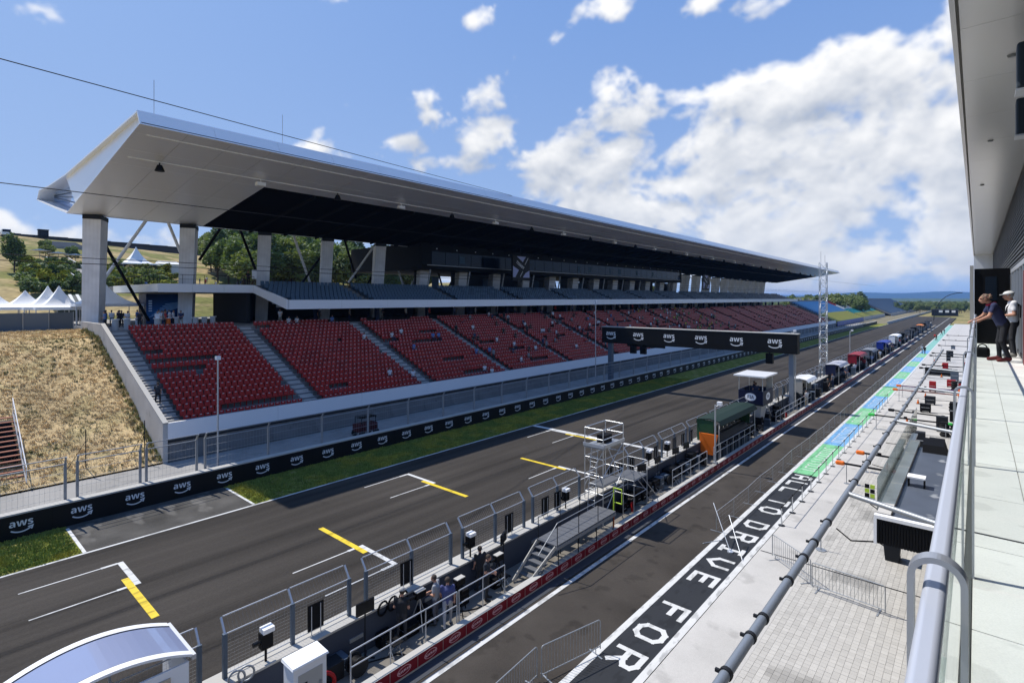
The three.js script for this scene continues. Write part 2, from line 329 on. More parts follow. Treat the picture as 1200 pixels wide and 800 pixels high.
  while (z > -300) {
    const L = 9.4, m = z < -150 ? bandT : k % 2 ? bandB : bandG;
    structure(B().box(-9.56, -7.7, -.25, .006, z - L + .01, z).build('painted_box', m));
    if (z > -140) {
      const t = B(); let zz = z - 1.1;
      const p2 = () => { const w = rr(.3, .5); t.box(-9.05, -8.3, .007, .012, zz - .1, zz); if (rnd() > .4) t.box(-9.05, -8.95, .007, .0121, zz - w, zz - .1); if (rnd() > .4) t.box(-8.4, -8.3, .007, .0122, zz - w, zz - .1); zz -= w + .22; };
      while (zz > z - L + 1.4) p2();
      structure(t.build('painted_letter', M.paint));
    }
    z -= L; k++;
  }
  // block paving before the garages, in stack bond
  const pv = [], w = .2, l = .2;
  for (let x = -5.52; x < -.1; x += .2) for (let zz = -8; zz > -58; zz -= .2) pv.push([x, zz]);
  const bg = B().hexa([V(-.099, -.03, .099), V(.099, -.03, .099), V(.099, -.03, -.099), V(-.099, -.03, -.099), V(-.096, 0, .096), V(.096, 0, .096), V(.096, 0, -.096), V(-.096, 0, -.096)]).geometry();
  const im = new THREE.InstancedMesh(bg, mt([1, 1, 1], .9, { bumpMap: fineBump, bumpScale: .002 }), pv.length), c = new THREE.Color(), mm = new THREE.Matrix4();
  pv.forEach(([x, zz], i) => {
    mm.makeTranslation(x, rr(-.003, .003), zz); im.setMatrixAt(i, mm);
    const stain = sstep(.6, .78, fbm(x * .9, zz * .5, 3, 4)), row = Math.round(x / .2) % 2, k2 = (row ? .965 : 1.035) * rr(.94, 1.06) * (1 - .35 * stain);
    c.setRGB(.43 * k2, .415 * k2, .385 * k2); im.setColorAt(i, c);
  });
  im.name = 'paving_blocks'; im.userData.kind = 'stuff'; im.castShadow = im.receiveShadow = true; scene.add(im);
  structure(B().box(-5.615, .22, -.029, -.004, -320, -58.1).build('paving', M.concrete));
  // joints and narrow drain channels in the apron
  for (const zj of [-26.3, -44, -62, -80, -98]) structure(B().box(-7.6, -.3, .006, .012, zj - .035, zj + .035).build('drain_channel', M.darkSteel));
  // kerb drain at the foot of the signalling wall
  structure(B().box(-13.3, -12.9, .002, .01, -300, 40).build('gutter', mt([.05, .055, .065], .7)));
}
// ---------------------------------------------------------------- land: bank beside the stand, hillside behind, far hills
const bankY = (x, z) => {                              // the dry bank between the service road and the plateau
  const t = clamp((-43.4 - x) / 18.2);
  let y = .15 + 7.9 * t + .55 * sstep(-61, -69, x);
  if (x < -78) y += 0;
  return y + (fbm(x * .25 + 9, z * .25, 2, 4) - .5) * .5 * sstep(0, .12, t) * (1 - sstep(.9, 1, t));
};
const hillY = (x, z) => {                              // the meadow that climbs behind the stand
  const d = -96 - x, up = clamp(d / 140) * .75 + .25 * sstep(0, 140, d);
  let y = 8.2 + up * 24 * (1 - .45 * sstep(-20, -190, z)) + sstep(130, 400, d) * 3;
  y *= 1 - sstep(-260, -420, z) * .8;
  return y + (fbm(x * .03, z * .03, 5, 4) - .5) * 3.2 * sstep(5, 50, d);
};
function gridMesh(x0, x1, z0, z1, nx, nz, f) {
  const P = [], I = [], U = [];
  for (let j = 0; j <= nz; j++) for (let i = 0; i <= nx; i++) { const x = lerp(x0, x1, i / nx), z = lerp(z0, z1, j / nz); P.push(x, f(x, z), z); U.push(x, -z); }
  for (let j = 0; j < nz; j++) for (let i = 0; i < nx; i++) { const a = j * (nx + 1) + i, b = a + 1, c = a + nx + 1, d = c + 1; I.push(a, b, d, a, d, c); }
  const g = new THREE.BufferGeometry(); g.setAttribute('position', new THREE.Float32BufferAttribute(P, 3)); g.setAttribute('uv', new THREE.Float32BufferAttribute(U, 2)); g.setIndex(I); g.computeVertexNormals();
  if (g.attributes.normal.getY(0) < 0) { for (let i = 0; i < I.length; i += 3) { const t = I[i]; I[i] = I[i + 1]; I[i + 1] = t; } g.setIndex(I); g.computeVertexNormals(); }
  return g;
}
{
  structure(put('dry_bank', gridMesh(-43.35, -69, -12.19, 40, 90, 180, bankY), M.dry));
  structure(B().box(-96.5, -69, -.2, 8.25, -12.2, 45).build('plateau', M.concreteMid));
  structure(B().box(-96.5, -90.2, -.2, 8.6, -262, -12.2).build('plateau', M.concreteMid));
  structure(put('hillside', gridMesh(-96, -700, 160, -430, 120, 120, hillY), M.meadow));
  // far hills
  const hill = (name, d0, d1, za, zb, h, s, col) => structure(put(name, gridMesh(d0, d1, za, zb, 90, 24, (x, z) => { const t = (z - za) / (zb - za); return -.3 + h * Math.sin(Math.PI * clamp(t)) * (.35 + 1.0 * fbm(x / s + 3, z / s, 7, 4)); }), col));
  { const ridge = x => 44 + 50 * Math.exp(-(((x + 1150) / 480) ** 2)) + 52 * Math.exp(-(((x + 250) / 430) ** 2)) + 30 * Math.exp(-(((x + 2700) / 700) ** 2)) + 45 * Math.exp(-(((x - 1500) / 800) ** 2)) + 14 * (fbm(x / 300, 2, 5, 4) - .5);
    structure(put('hills', gridMesh(-6500, 6500, -6900, -10300, 260, 16, (x, z) => { const t = (z + 6900) / -3400; return -.3 + ridge(x) * Math.sin(Math.PI * clamp(t)); }), mt([.03, .05, .04], 1))); }
  hill('hills', -4200, 4200, -3000, -4600, 14, 900, mt([.06, .085, .035], 1));
  hill('hills', -1500, 2500, -900, -2000, 7, 500, mt([.09, .12, .035], 1));
}
// tufts of dry grass on the bank, green ones on the verge
{
  const blade = (h, w, n) => { const m = B(); for (let i = 0; i < n; i++) { const a = rr(0, 6.28), l = rr(.3, .9) * h, q = rr(.1, .5) * h, x = rr(-.1, .1), z = rr(-.1, .1); const dx = Math.cos(a) * w, dz = Math.sin(a) * w; m.tri(V(x - dx, 0, z - dz), V(x + dx, 0, z + dz), V(x - dz / w * q, l, z + dx / w * q)); } return m.geometry(); };
  const scatter = (name, geo, mat, n, place, tone) => {
    const im = new THREE.InstancedMesh(geo, mat, n), c = new THREE.Color(), d = new THREE.Object3D();
    for (let i = 0; i < n; i++) { const [x, y, z] = place(); d.position.set(x, y, z); d.rotation.y = rr(0, 6.28); d.scale.setScalar(rr(.6, 1.35)); d.updateMatrix(); im.setMatrixAt(i, d.matrix); const t = tone(x, z); c.setRGB(...t); im.setColorAt(i, c); }
    im.name = numbered(name); im.userData.kind = 'stuff'; im.castShadow = im.receiveShadow = true; scene.add(im);
  };
  const gm = mt('#ffffff', 1, { side: THREE.DoubleSide });
  scatter('dry_grass', blade(.17, .03, 9), gm, 14000, () => { const x = rr(-69, -43.5), z = rr(-12.1, 12); return [x, bankY(x, z) - .02, z]; }, (x, z) => { const k = rr(.6, 1.2), g = sstep(.55, .7, fbm(x * .35, z * .35, 8, 3)) * .6; return [lerp(.7, .28, g) * k, lerp(.53, .29, g) * k, lerp(.29, .12, g) * k]; });
  scatter('wall_weeds', blade(.45, .035, 10), gm, 320, () => { const x = rr(-67, -43.6), z = -12.2 + Math.abs(rr(-.9, .9)) * rnd(); return [x, bankY(x, z) - .02, z]; }, () => { const k = rr(.5, 1.1), g = rnd(); return [lerp(.16, .5, g) * k, lerp(.2, .4, g) * k, lerp(.05, .2, g) * k]; });
  scatter('weed_clumps', blade(.24, .03, 16), gm, 420, () => { let x, z; do { x = rr(-67, -43.6); z = rr(-12, 12); } while (fbm(x * .3 + 4, z * .3, 6, 3) < .55); return [x, bankY(x, z) - .02, z]; }, () => { const k = rr(.6, 1.1), g = rnd(); return [lerp(.15, .42, g) * k, lerp(.19, .35, g) * k, lerp(.05, .18, g) * k]; });
  scatter('verge_grass', blade(.12, .02, 8), gm, 22000, () => { let x = rr(-35.2, -31.05), z = rnd() < .25 ? rr(-5.4, 8) : rr(-13.4, -75); return [x, .01, z]; }, (x, z) => { const k = rr(.6, 1.25), q = sstep(.45, .7, fbm(x * .8, z * .8, 4, 3)); return [lerp(.22, .38, q) * k, lerp(.27, .35, q) * k, .06 * k]; });
}
// a point of the photograph on a plane x = c, as y and z there
const onX = (px, py, x) => { const u = (px - 600) / 626, v = (349.8 - py) / 626, sA = Math.sin(YAW), cA = Math.cos(YAW), t = x / (-sA + u * cA); return [EYE + v * t, -(cA + u * sA) * t]; };
const onZ = (px, py, z) => { const u = (px - 600) / 626, v = (349.8 - py) / 626, sA = Math.sin(YAW), cA = Math.cos(YAW), t = -z / (cA + u * sA); return [(-sA + u * cA) * t, EYE + v * t]; };
const onY = (px, py, y = 0) => { const u = (px - 600) / 626, v = (349.8 - py) / 626, sA = Math.sin(YAW), cA = Math.cos(YAW), t = (y - EYE) / v; return [(-sA + u * cA) * t, -(cA + u * sA) * t]; };
// ---------------------------------------------------------------- the main grandstand
const ROWS = 20, rowX = r => -44.7 - .78 * r, rowY = r => 2.0 + .335 * r, ZN = -12.5, ZF = -250;
const aisles = []; for (let k = 0; k < 17; k++) aisles.push([-24.0 - 13.35 * k, -25.25 - 13.35 * k]);
const UROWS = 6, upX = r => -59.4 - 1.05 * r, upY = r => 11.0 + .38 * r;
const upAisles = []; for (let k = 0; k < 14; k++) upAisles.push([-39.7 - 15.3 * k, -40.9 - 15.3 * k]);
const yFront = z => 24.06 - 1.46 * ((-11.1 - z) / 254);
const soffY = (x, z) => yFront(z) + .1464 * (x + 44.5);
const stand = thing('grandstand', 'long covered grandstand of red seats with a blue seated balcony and white cantilever roof', 'grandstand', [-60, 0, -130]);
{
  const S = stand;
  // front parapet of pale panels over a recessed dark base
  for (let z = ZN - .005; z > ZF; z -= 7.95) { const z1 = Math.max(z - 7.93, ZF); B().box(-43.55, -43.38, 1.72, 2.85, z1, z).build('parapet_panel', M.white, S); }
  B().box(-44.35, -43.56, 0, 2.75, ZF, ZN).build('front_wall', M.concreteDark, S);
  B().box(-43.5, -43.44, 1.45, 1.55, ZF, ZN).build('cable_tray', M.darkSteel, S);
  // side wall along the end stair
  { const m = B(), top = [[-43.36, 2.85], [-61.2, 9.35], [-69.5, 9.35]], z0 = -12.5, z1 = -12.2;
    for (let i = 0; i < 2; i++) { const [xa, ya] = top[i], [xb, yb] = top[i + 1]; m.hexa([V(xb, 0, z1), V(xa, 0, z1), V(xa, 0, z0), V(xb, 0, z0), V(xb, yb, z1), V(xa, ya, z1), V(xa, ya, z0), V(xb, yb, z0)]); }
    const sw = m.build('side_wall', M.concrete, S);
    B().bar([-43.3, 2.89, -12.35], [-61.2, 9.39, -12.35], .34, .06).build('coping', M.offwhite, sw); }
  // terrace steps
  for (let r = 0; r < ROWS; r++) B().box(rowX(r) - .8, rowX(r) + .005, rowY(r) - .5, rowY(r), ZF, ZN).build('terrace_step', M.concreteDark, S);
  // aisle stairs: two half steps a row
  const stair = (za, zb) => { const m = B(); for (let r = 0; r < ROWS; r++) { m.box(rowX(r) - .77, rowX(r) - .002, rowY(r) - .1, rowY(r) + .03, zb, za); m.box(rowX(r) - .77, rowX(r) - .39, rowY(r) + .03, rowY(r) + .19, zb, za); } return m.build('aisle_stairs', M.concrete, S); };
  stair(ZN - .02, -14.0); for (const [a, b] of aisles) stair(a, b);
  B().box(-90, -60.28, 7.6, 8.72, -262, -12.52).build('concourse', M.concreteMid, S);
  B().box(-60.2, -44.4, 0, 1.2, ZF + .1, ZN - .1).build('plinth', M.concreteDark, S);
  // seats
  const seatG = (() => { const m = B(); m.hexa([V(-.02, .40, .22), V(.4, .42, .21), V(.4, .42, -.21), V(-.02, .40, -.22), V(-.02, .45, .22), V(.4, .46, .21), V(.4, .46, -.21), V(-.02, .45, -.22)]);
    m.hexa([V(-.07, .42, .22), V(0, .42, .22), V(0, .42, -.22), V(-.07, .42, -.22), V(-.16, .84, .19), V(-.11, .84, .19), V(-.11, .84, -.19), V(-.16, .84, -.19)]);
    m.box(.05, .12, .0, .41, -.03, .03); return m.geometry(); })();
  const plateG = B().box(-.092, -.082, .74, .80, -.08, .08).geometry();
  const plateM = mt([.55, .55, .54], .6);
  const spots = [];
  const inAisle = (z, A) => A.some(([a, b]) => z < a + .22 && z > b - .22);
  for (let r = 0; r < ROWS; r++) for (let z = -14.3; z > ZF + .4; z -= .5) { if (inAisle(z, aisles)) continue; spots.push([rowX(r) - .5, rowY(r), z, r]); }
  const taken1 = spots.filter(s => fbm(s[2] * .22 + s[3] * 3.1, s[3] * .9, 3, 2) > .735);   // runs where no seat is fitted
  for (const s of taken1) spots.splice(spots.indexOf(s), 1);
  spots.sort((a, b) => Math.hypot(a[0], a[1] - EYE, a[2]) - Math.hypot(b[0], b[1] - EYE, b[2]));
  const split = (list, name, geo, red, plate) => {
    list.slice(0, 300).forEach(s => { const q = put(name, geo, red, S, s.slice(0, 3)); q.rotation.y = rr(-.03, .03); if (plate) put('number_plate', plateG, plateM, q); });
    const rest = list.slice(300), im = new THREE.InstancedMesh(geo, mt('#ffffff', .5), rest.length), ip = new THREE.InstancedMesh(plateG, plateM, rest.length), d = new THREE.Object3D(), o = orgOf(S);
    rest.forEach((s, i) => { d.position.set(s[0] - o.x, s[1] - o.y, s[2] - o.z); d.updateMatrix(); im.setMatrixAt(i, d.matrix); ip.setMatrixAt(i, d.matrix); const fade = rr(0, .12), c = red.color.clone().multiplyScalar(rr(.75, 1.15)); if (plate) c.lerp(new THREE.Color(.4, .12, .08), fade); im.setColorAt(i, c); });
    for (const [m, n] of plate ? [[im, name], [ip, 'number_plate']] : [[im, name]]) { m.name = n; m.userData.kind = 'stuff'; m.castShadow = m.receiveShadow = true; S.add(m); }
  };
  split(spots, 'seat', seatG, M.redSeat, true);
  // balcony
  for (let z = -28.2; z > ZF; z -= 6.6) { const z1 = Math.max(z - 6.585, ZF); B().box(-57.62, -57.4, 10.52, 11.56, z1, z).build('balcony_fascia_panel', M.whiteGloss, S); }
  { const m = B(); m.hexa([V(-66, 12.42, -28.0), V(-57.4, 10.52, -28.0), V(-57.4, 10.52, -28.25), V(-66, 12.42, -28.25), V(-66, 13.32, -28.0), V(-57.4, 11.56, -28.0), V(-57.4, 11.56, -28.25), V(-66, 13.32, -28.25)]); m.build('balcony_side_panel', M.whiteGloss, S); }
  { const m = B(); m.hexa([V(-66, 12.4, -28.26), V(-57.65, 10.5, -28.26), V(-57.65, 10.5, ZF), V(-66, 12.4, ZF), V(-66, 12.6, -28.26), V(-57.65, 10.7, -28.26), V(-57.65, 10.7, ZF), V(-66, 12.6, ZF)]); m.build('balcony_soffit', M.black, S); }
  B().box(-59.4, -57.63, 10.75, 11.0, ZF, -28.27).build('balcony_walkway', M.concreteDark, S);
  for (let r = 0; r < UROWS; r++) B().box(upX(r) - 1.06, upX(r) + .004, upY(r) - .3, upY(r), ZF, -28.27).build('balcony_step', M.concreteDark, S);
  for (const [a, b] of upAisles) { const m = B(); for (let r = 0; r < UROWS; r++) { m.box(upX(r) - 1.03, upX(r) - .002, upY(r) - .1, upY(r) + .03, b, a); m.box(upX(r) - 1.03, upX(r) - .5, upY(r) + .03, upY(r) + .2, b, a); } m.build('balcony_stairs', M.concreteMid, S); }
  const us = []; for (let r = 0; r < UROWS; r++) for (let z = -28.9 - (r < 1 ? 1.2 : 0); z > ZF + .4; z -= .56) { if (inAisle(z, upAisles)) continue; us.push([upX(r) - .62, upY(r), z, r]); }
  us.sort((a, b) => Math.hypot(a[0], a[2]) - Math.hypot(b[0], b[2]));
  const padG = (() => { const m = B(); m.hexa([V(-.02, .38, .25), V(.42, .4, .25), V(.42, .4, -.25), V(-.02, .38, -.25), V(-.02, .48, .24), V(.42, .49, .24), V(.42, .49, -.24), V(-.02, .48, -.24)]); m.hexa([V(-.1, .4, .25), V(0, .4, .25), V(0, .4, -.25), V(-.1, .4, -.25), V(-.2, .95, .22), V(-.12, .95, .22), V(-.12, .95, -.22), V(-.2, .95, -.22)]); m.box(.08, .2, 0, .4, -.18, .18); return m.geometry(); })();
  split(us, 'balcony_seat', padG, M.blueSeat, false);
  B().box(-90, -65.98, 12.42, 13.3, ZF, -18.2).build('deck', M.concreteDark, S);
  for (let z = -18.1; z > -28; z -= 3.3) B().box(-66.0, -65.85, 12.40, 13.33, z - 3.28, z).build('deck_fascia_panel', M.whiteGloss, S);
  B().box(-84, -66.0, 12.44, 13.31, -18.2, -18.06).build('deck_end_panel', M.whiteGloss, S);
  { const m = B(); for (let z = -18.3; z >= -28.3; z -= 1.1) m.tube([-66.1, 13.3, z], [-66.1, 14.35, z], .025, 5); m.tube([-66.1, 14.35, -18.3], [-66.1, 14.35, -28.2], .03, 6).tube([-66.1, 13.85, -18.3], [-66.1, 13.85, -28.2], .015, 5); for (let x = -67; x > -84; x -= 1.4) m.tube([x, 13.3, -18.3], [x, 14.35, -18.3], .025, 5); m.tube([-66.1, 14.35, -18.3], [-84, 14.35, -18.3], .03); m.build('deck_railing', M.darkSteel, S); }
  // piers, twisted off the long axis and raked
  for (let k = 0; k < 27; k++) {
    const z = -13.6 - 8.9 * k, a = .44, q = (x, y, w, d) => [[-d, w], [d, w], [d, -w], [-d, -w]].map(([i, j]) => V(x + i * Math.cos(a) - j * Math.sin(a), y, z + i * Math.sin(a) + j * Math.cos(a)));
    const b = q(-71.4, 8.7, .72, 1.15), t = q(-70.3, soffY(-70.3, z) + .1, .78, 1.3), p = B().hexa([...b, ...t]).build('pier', M.pier, S);
    const c0 = q(-70.28, soffY(-70.3, z) - .32, .8, 1.32), c1 = q(-70.28, soffY(-70.3, z) + .12, .8, 1.32); B().hexa([...c0, ...c1]).build('bearing', M.darkSteel, p);
  }
  // braces: sun and shade put into the colour, white for lit, black for shaded
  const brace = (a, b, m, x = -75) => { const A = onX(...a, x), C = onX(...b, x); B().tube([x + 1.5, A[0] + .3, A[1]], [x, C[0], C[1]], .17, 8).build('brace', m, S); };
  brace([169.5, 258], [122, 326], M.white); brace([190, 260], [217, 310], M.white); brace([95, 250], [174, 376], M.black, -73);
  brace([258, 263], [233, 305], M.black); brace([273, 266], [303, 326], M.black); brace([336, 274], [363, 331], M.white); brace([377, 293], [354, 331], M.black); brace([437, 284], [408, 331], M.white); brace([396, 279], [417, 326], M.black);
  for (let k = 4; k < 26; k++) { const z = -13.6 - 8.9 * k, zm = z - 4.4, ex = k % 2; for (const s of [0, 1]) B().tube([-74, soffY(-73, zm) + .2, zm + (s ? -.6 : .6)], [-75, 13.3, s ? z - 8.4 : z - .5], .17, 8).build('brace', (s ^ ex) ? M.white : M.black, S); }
  // lower concourse back wall, and things behind it in the dark
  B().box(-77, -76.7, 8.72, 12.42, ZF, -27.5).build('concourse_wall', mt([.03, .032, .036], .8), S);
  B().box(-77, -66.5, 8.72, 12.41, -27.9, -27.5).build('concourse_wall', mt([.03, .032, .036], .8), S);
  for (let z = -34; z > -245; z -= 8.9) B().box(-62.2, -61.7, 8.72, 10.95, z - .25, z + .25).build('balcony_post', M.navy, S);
  // hospitality box hung under the roof
  const box = B().box(-86, -66.0, 16.4, 20.6, -152, -54).build('hospitality_box', M.black, S);
  for (let z = -56; z > -150; z -= 2.95) B().box(-65.98, -65.9, 17.2, 19.3, z - 2.85, z).build('window_pane', M.glassDark, box);
  B().box(-65.86, -65.8, 17.0, 17.12, -151, -55).build('ledge', M.galv, box);
  for (let z = -57; z > -150; z -= 4.4) { B().cbox(-65.82, 19.75, z, .1, .16, .16).build('lamp', M.lampGlass, box); if (rnd() < .4) B().cbox(-65.88, 18.2, z - 1.3, .04, 1.2, .5 + rnd()).build('blind', mt([.05, .1, .15], .6), box); }
  // deck-level back wall with openings to the trees behind
  const openPx = [[457, 486], [499, 529], [640, 657], [668, 680], [749, 756], [765, 772], [781, 787]].map(([a, b]) => [onX(a, 330, -73)[1], onX(b, 330, -73)[1]]);
  let zc = -54; for (const [a, b] of openPx) { if (zc - a > .4) B().box(-73.2, -73, 13.3, 16.42, a, zc).build('deck_wall', mt([.02, .024, .034], .6), S); zc = b; }
  B().box(-73.2, -73, 13.3, 16.42, -152, zc).build('deck_wall', mt([.02, .024, .034], .6), S);
  for (const z of [-62, -75, -91, -108, -126, -141]) B().box(-72.98, -72.9, 13.32, 15.6, z - 1.6, z).build('door', mt([.05, .09, .14], .4), S);
  for (let z = -56; z > -150; z -= 8.9) B().tube([-67, 13.3, z], [-66.6, 16.4, z - .3], .14, 8).build('post', M.galv, S);
  // roof
  const roof = (() => {
    const m = B(), pr = [[-45.2, 1.06], [-54.9, .8], [-70.6, .4], [-80, .55], [-86, .9], [-87.6, -.1], [-78, -2.0], [-69.55, -3.62]], zs = [-11.1, -265];
    for (let i = 0; i + 1 < pr.length; i++) { const [xa, ya] = pr[i], [xb, yb] = pr[i + 1], lo = i > 4 ? -.12 : -.14, P = (x, y, z) => V(x, yFront(z) + y, z);
      const c = [P(xb, yb + lo, zs[0]), P(xa, ya + lo, zs[0]), P(xa, ya + lo, zs[1]), P(xb, yb + lo, zs[1]), P(xb, yb, zs[0]), P(xa, ya, zs[0]), P(xa, ya, zs[1]), P(xb, yb, zs[1])]; m.hexa(c); }
    return m.build('roof', M.whiteGloss, S);
  })();
  const yf = yFront, hx = (m, x0, x1, z0, z1, f0, f1) => m.hexa([V(x0, f0(x0, z0), z0), V(x1, f0(x1, z0), z0), V(x1, f0(x1, z1), z1), V(x0, f0(x0, z1), z1), V(x0, f1(x0, z0), z0), V(x1, f1(x1, z0), z0), V(x1, f1(x1, z1), z1), V(x0, f1(x0, z1), z1)]);
  const cols = [-44.5, -46.3, -49.7, -53.2, -58.6, -64.1, -69.5];
  const panel = (x1, x0, z0, z1) => hx(B(), x0 + .015, x1 - .015, z0 - .015, z1 + .015, soffY, (x, z) => soffY(x, z) + .05).build('soffit_panel', M.soffit, roof);
  for (let k = 0; k < 4; k++) for (let i = 0; i < 6; i++) panel(cols[i], cols[i + 1], -11.1 - 3.15 * k, -14.25 - 3.15 * k);
  for (let z = -23.7; z > -264; z -= 6.3) for (let i = 0; i < 3; i++) panel(cols[i], cols[i + 1], z, Math.max(z - 6.3, -265));
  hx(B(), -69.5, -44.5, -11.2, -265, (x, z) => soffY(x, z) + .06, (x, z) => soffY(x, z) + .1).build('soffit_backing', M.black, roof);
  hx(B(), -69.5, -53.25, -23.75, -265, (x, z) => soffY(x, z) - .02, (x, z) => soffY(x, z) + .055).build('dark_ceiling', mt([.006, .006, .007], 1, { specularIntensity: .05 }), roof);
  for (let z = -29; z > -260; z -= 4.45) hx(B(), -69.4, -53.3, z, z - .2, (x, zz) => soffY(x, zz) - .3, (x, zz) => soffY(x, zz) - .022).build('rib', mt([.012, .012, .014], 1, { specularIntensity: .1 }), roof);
  for (let z = -11.1; z > -264; z -= 5.05) { const z1 = Math.max(z - 5.03, -265); B().hexa([V(-44.6, yf(z) - .05, z), V(-44.46, yf(z) - .05, z), V(-44.46, yf(z1) - .05, z1), V(-44.6, yf(z1) - .05, z1), V(-45.3, yf(z) + 1.09, z), V(-45.16, yf(z) + 1.09, z), V(-45.16, yf(z1) + 1.09, z1), V(-45.3, yf(z1) + 1.09, z1)]).build('fascia_panel', M.whiteGloss, roof); }
  // near end of the roof: white infill, blue glass in the open notch
  { const z = -11.55, y = yf(z), sh = new THREE.Shape([[-44.6, y], [-45.2, y + 1], [-54.9, y + .7], [-66, y + .42], [-72, y + .3], [-67, y + .1464 * -22.5 + .05]].map(p => new THREE.Vector2(...p)));
    put('end_panel', new THREE.ExtrudeGeometry(sh, { depth: .1, bevelEnabled: false }).translate(60, 0, z + 130), M.whiteGloss, roof);
    const s2 = new THREE.Shape([[-72, y + .3], [-86, y + .8], [-87.4, y - .1], [-69.6, y - 3.6], [-67, y + .1464 * -22.5 + .05]].map(p => new THREE.Vector2(...p)));
    put('end_glazing', new THREE.ExtrudeGeometry(s2, { depth: .06, bevelEnabled: false }).translate(60, 0, z - 1.2 + 130), M.glassBlue, roof);
    for (const t of [.2, .45, .7]) B().bar([-70.3 - 1 * t, y - 3.2 + 3.2 * t, z - 1.1], [-86.5, y + .1 + .5 * t, z - 1.1], .12, .1).build('glazing_bar', M.steelBlue, roof); }
  for (const [px, py] of [[181, 128], [332, 160]]) { const [y, z] = onX(px, py, -46); B().tube([-46.2, yf(z) + .9, z], [-46.2, yf(z) + 3.9, z], .02, 5).build('lightning_rod', M.galv, roof); }
  // floodlights and loudspeakers under the front strip
  for (let k = 0; k < 15; k++) {
    const z = -22.5 - 16.4 * k, y = soffY(-51.3, z), f = B().cbox(-51.3, y - .45, z, .5, .34, .8).cbox(-51.3, y - .14, z, .08, .28, .08).build('floodlight', M.white, roof);
    const z2 = z + 8.3, y2 = soffY(-51.3, z2), s = B().tube([-51.3, y2 - .25, z2], [-51.3, y2 - .75, z2], .18, 10, .38).cbox(-51.3, y2 - .13, z2, .08, .26, .08).build('loudspeaker', M.black, roof);
  }
  for (const x of [-46.3, -51.3]) hx(B(), x - .06, x + .06, -12, -264, (a, z) => soffY(a, z) - .05, (a, z) => soffY(a, z) - .003).build('light_strip', M.white, roof);
}
// crossed sponsor boards hung from the hospitality level
function canvasTex(w, h, draw) { const c = document.createElement('canvas'); c.width = w; c.height = h; const g = c.getContext('2d'); draw(g, w, h); const t = new THREE.CanvasTexture(c); t.colorSpace = THREE.SRGBColorSpace; t.anisotropy = 8; return t; }
function flatPanel(w, h, mat, name, parent, pos, ry = 0) { const g = new THREE.PlaneGeometry(w, h); const m = put(name, g, mat, parent, pos); m.rotation.y = ry; return m; }
{
  const t = canvasTex(256, 256, (g, w, h) => {
    g.fillStyle = '#07080b'; g.fillRect(0, 0, w, h);
    const tri = (...p) => { g.fillStyle = '#a9aed2'; g.beginPath(); g.moveTo(p[0], p[1]); for (let i = 2; i < p.length; i += 2) g.lineTo(p[i], p[i + 1]); g.fill(); };
    tri(60, 8, 196, 8, 150, 66); tri(6, 110, 92, 150, 40, 226, 6, 226); tri(190, 178, 250, 150, 250, 226, 150, 226);
    g.save(); g.translate(112, 98); g.rotate(.56); g.fillStyle = '#e8e8ec'; g.font = 'bold 40px sans-serif'; g.textAlign = 'center'; g.fillText('TISSOT', 0, 14); g.restore();
    g.strokeStyle = '#c8c8c8'; g.lineWidth = 8; g.beginPath(); g.moveTo(230, 20); g.lineTo(182, 90); g.moveTo(150, 160); g.lineTo(110, 220); g.stroke();
  });
  for (const [px, py, x, s, L] of [[611, 314, -62, 4.8, 'tall crossed black and lilac sponsor board hung above the balcony stairs'], [828, 331, -62, 5, 'crossed sponsor board hung between the leaning piers past the dark glazed box']]) {
    const [y, z] = onX(px, py, x), o = thing('sponsor_board', L, 'sign', [x, y - s * .46, z], 'crossed sponsor boards');
    B().box(x - .3, x - .03, y - s * .46, y + s * .46, z - s / 2, z + s / 2).build('frame', M.black, o);
    flatPanel(s, s * .92, mt('#ffffff', .5, { map: t }), 'printed_face', o, [x, y, z], Math.PI / 2);
    B().tube([x - .2, y + s * .46, z], [x - .2, soffY(x, z), z], .06, 6).build('hanger', M.darkSteel, o);
  }
}
// ---------------------------------------------------------------- trackside: banner barrier, debris fences, pit wall
const logoDraw = (g, cx, cy, s, col = '#d9dde0') => {            // three letters over a curved arrow
  g.fillStyle = col; g.strokeStyle = col; g.font = `bold ${Math.round(s * .62)}px sans-serif`; g.textAlign = 'center'; g.fillText('aws', cx, cy - s * .02);
  g.lineWidth = s * .085; g.lineCap = 'round'; g.beginPath(); g.arc(cx - s * .02, cy - s * .38, s * .72, Math.PI * .30, Math.PI * .70); g.stroke();
  g.beginPath(); g.moveTo(cx + s * .34, cy + s * .12); g.lineTo(cx + s * .53, cy + s * .08); g.lineTo(cx + s * .48, cy + s * .26); g.stroke();
};
const bannerTex = canvasTex(512, 256, (g, w, h) => { g.fillStyle = '#0b0d10'; g.fillRect(0, 0, w, h); logoDraw(g, w / 2, h * .52, 176); });
const bannerMat = mt('#ffffff', .55, { map: bannerTex });
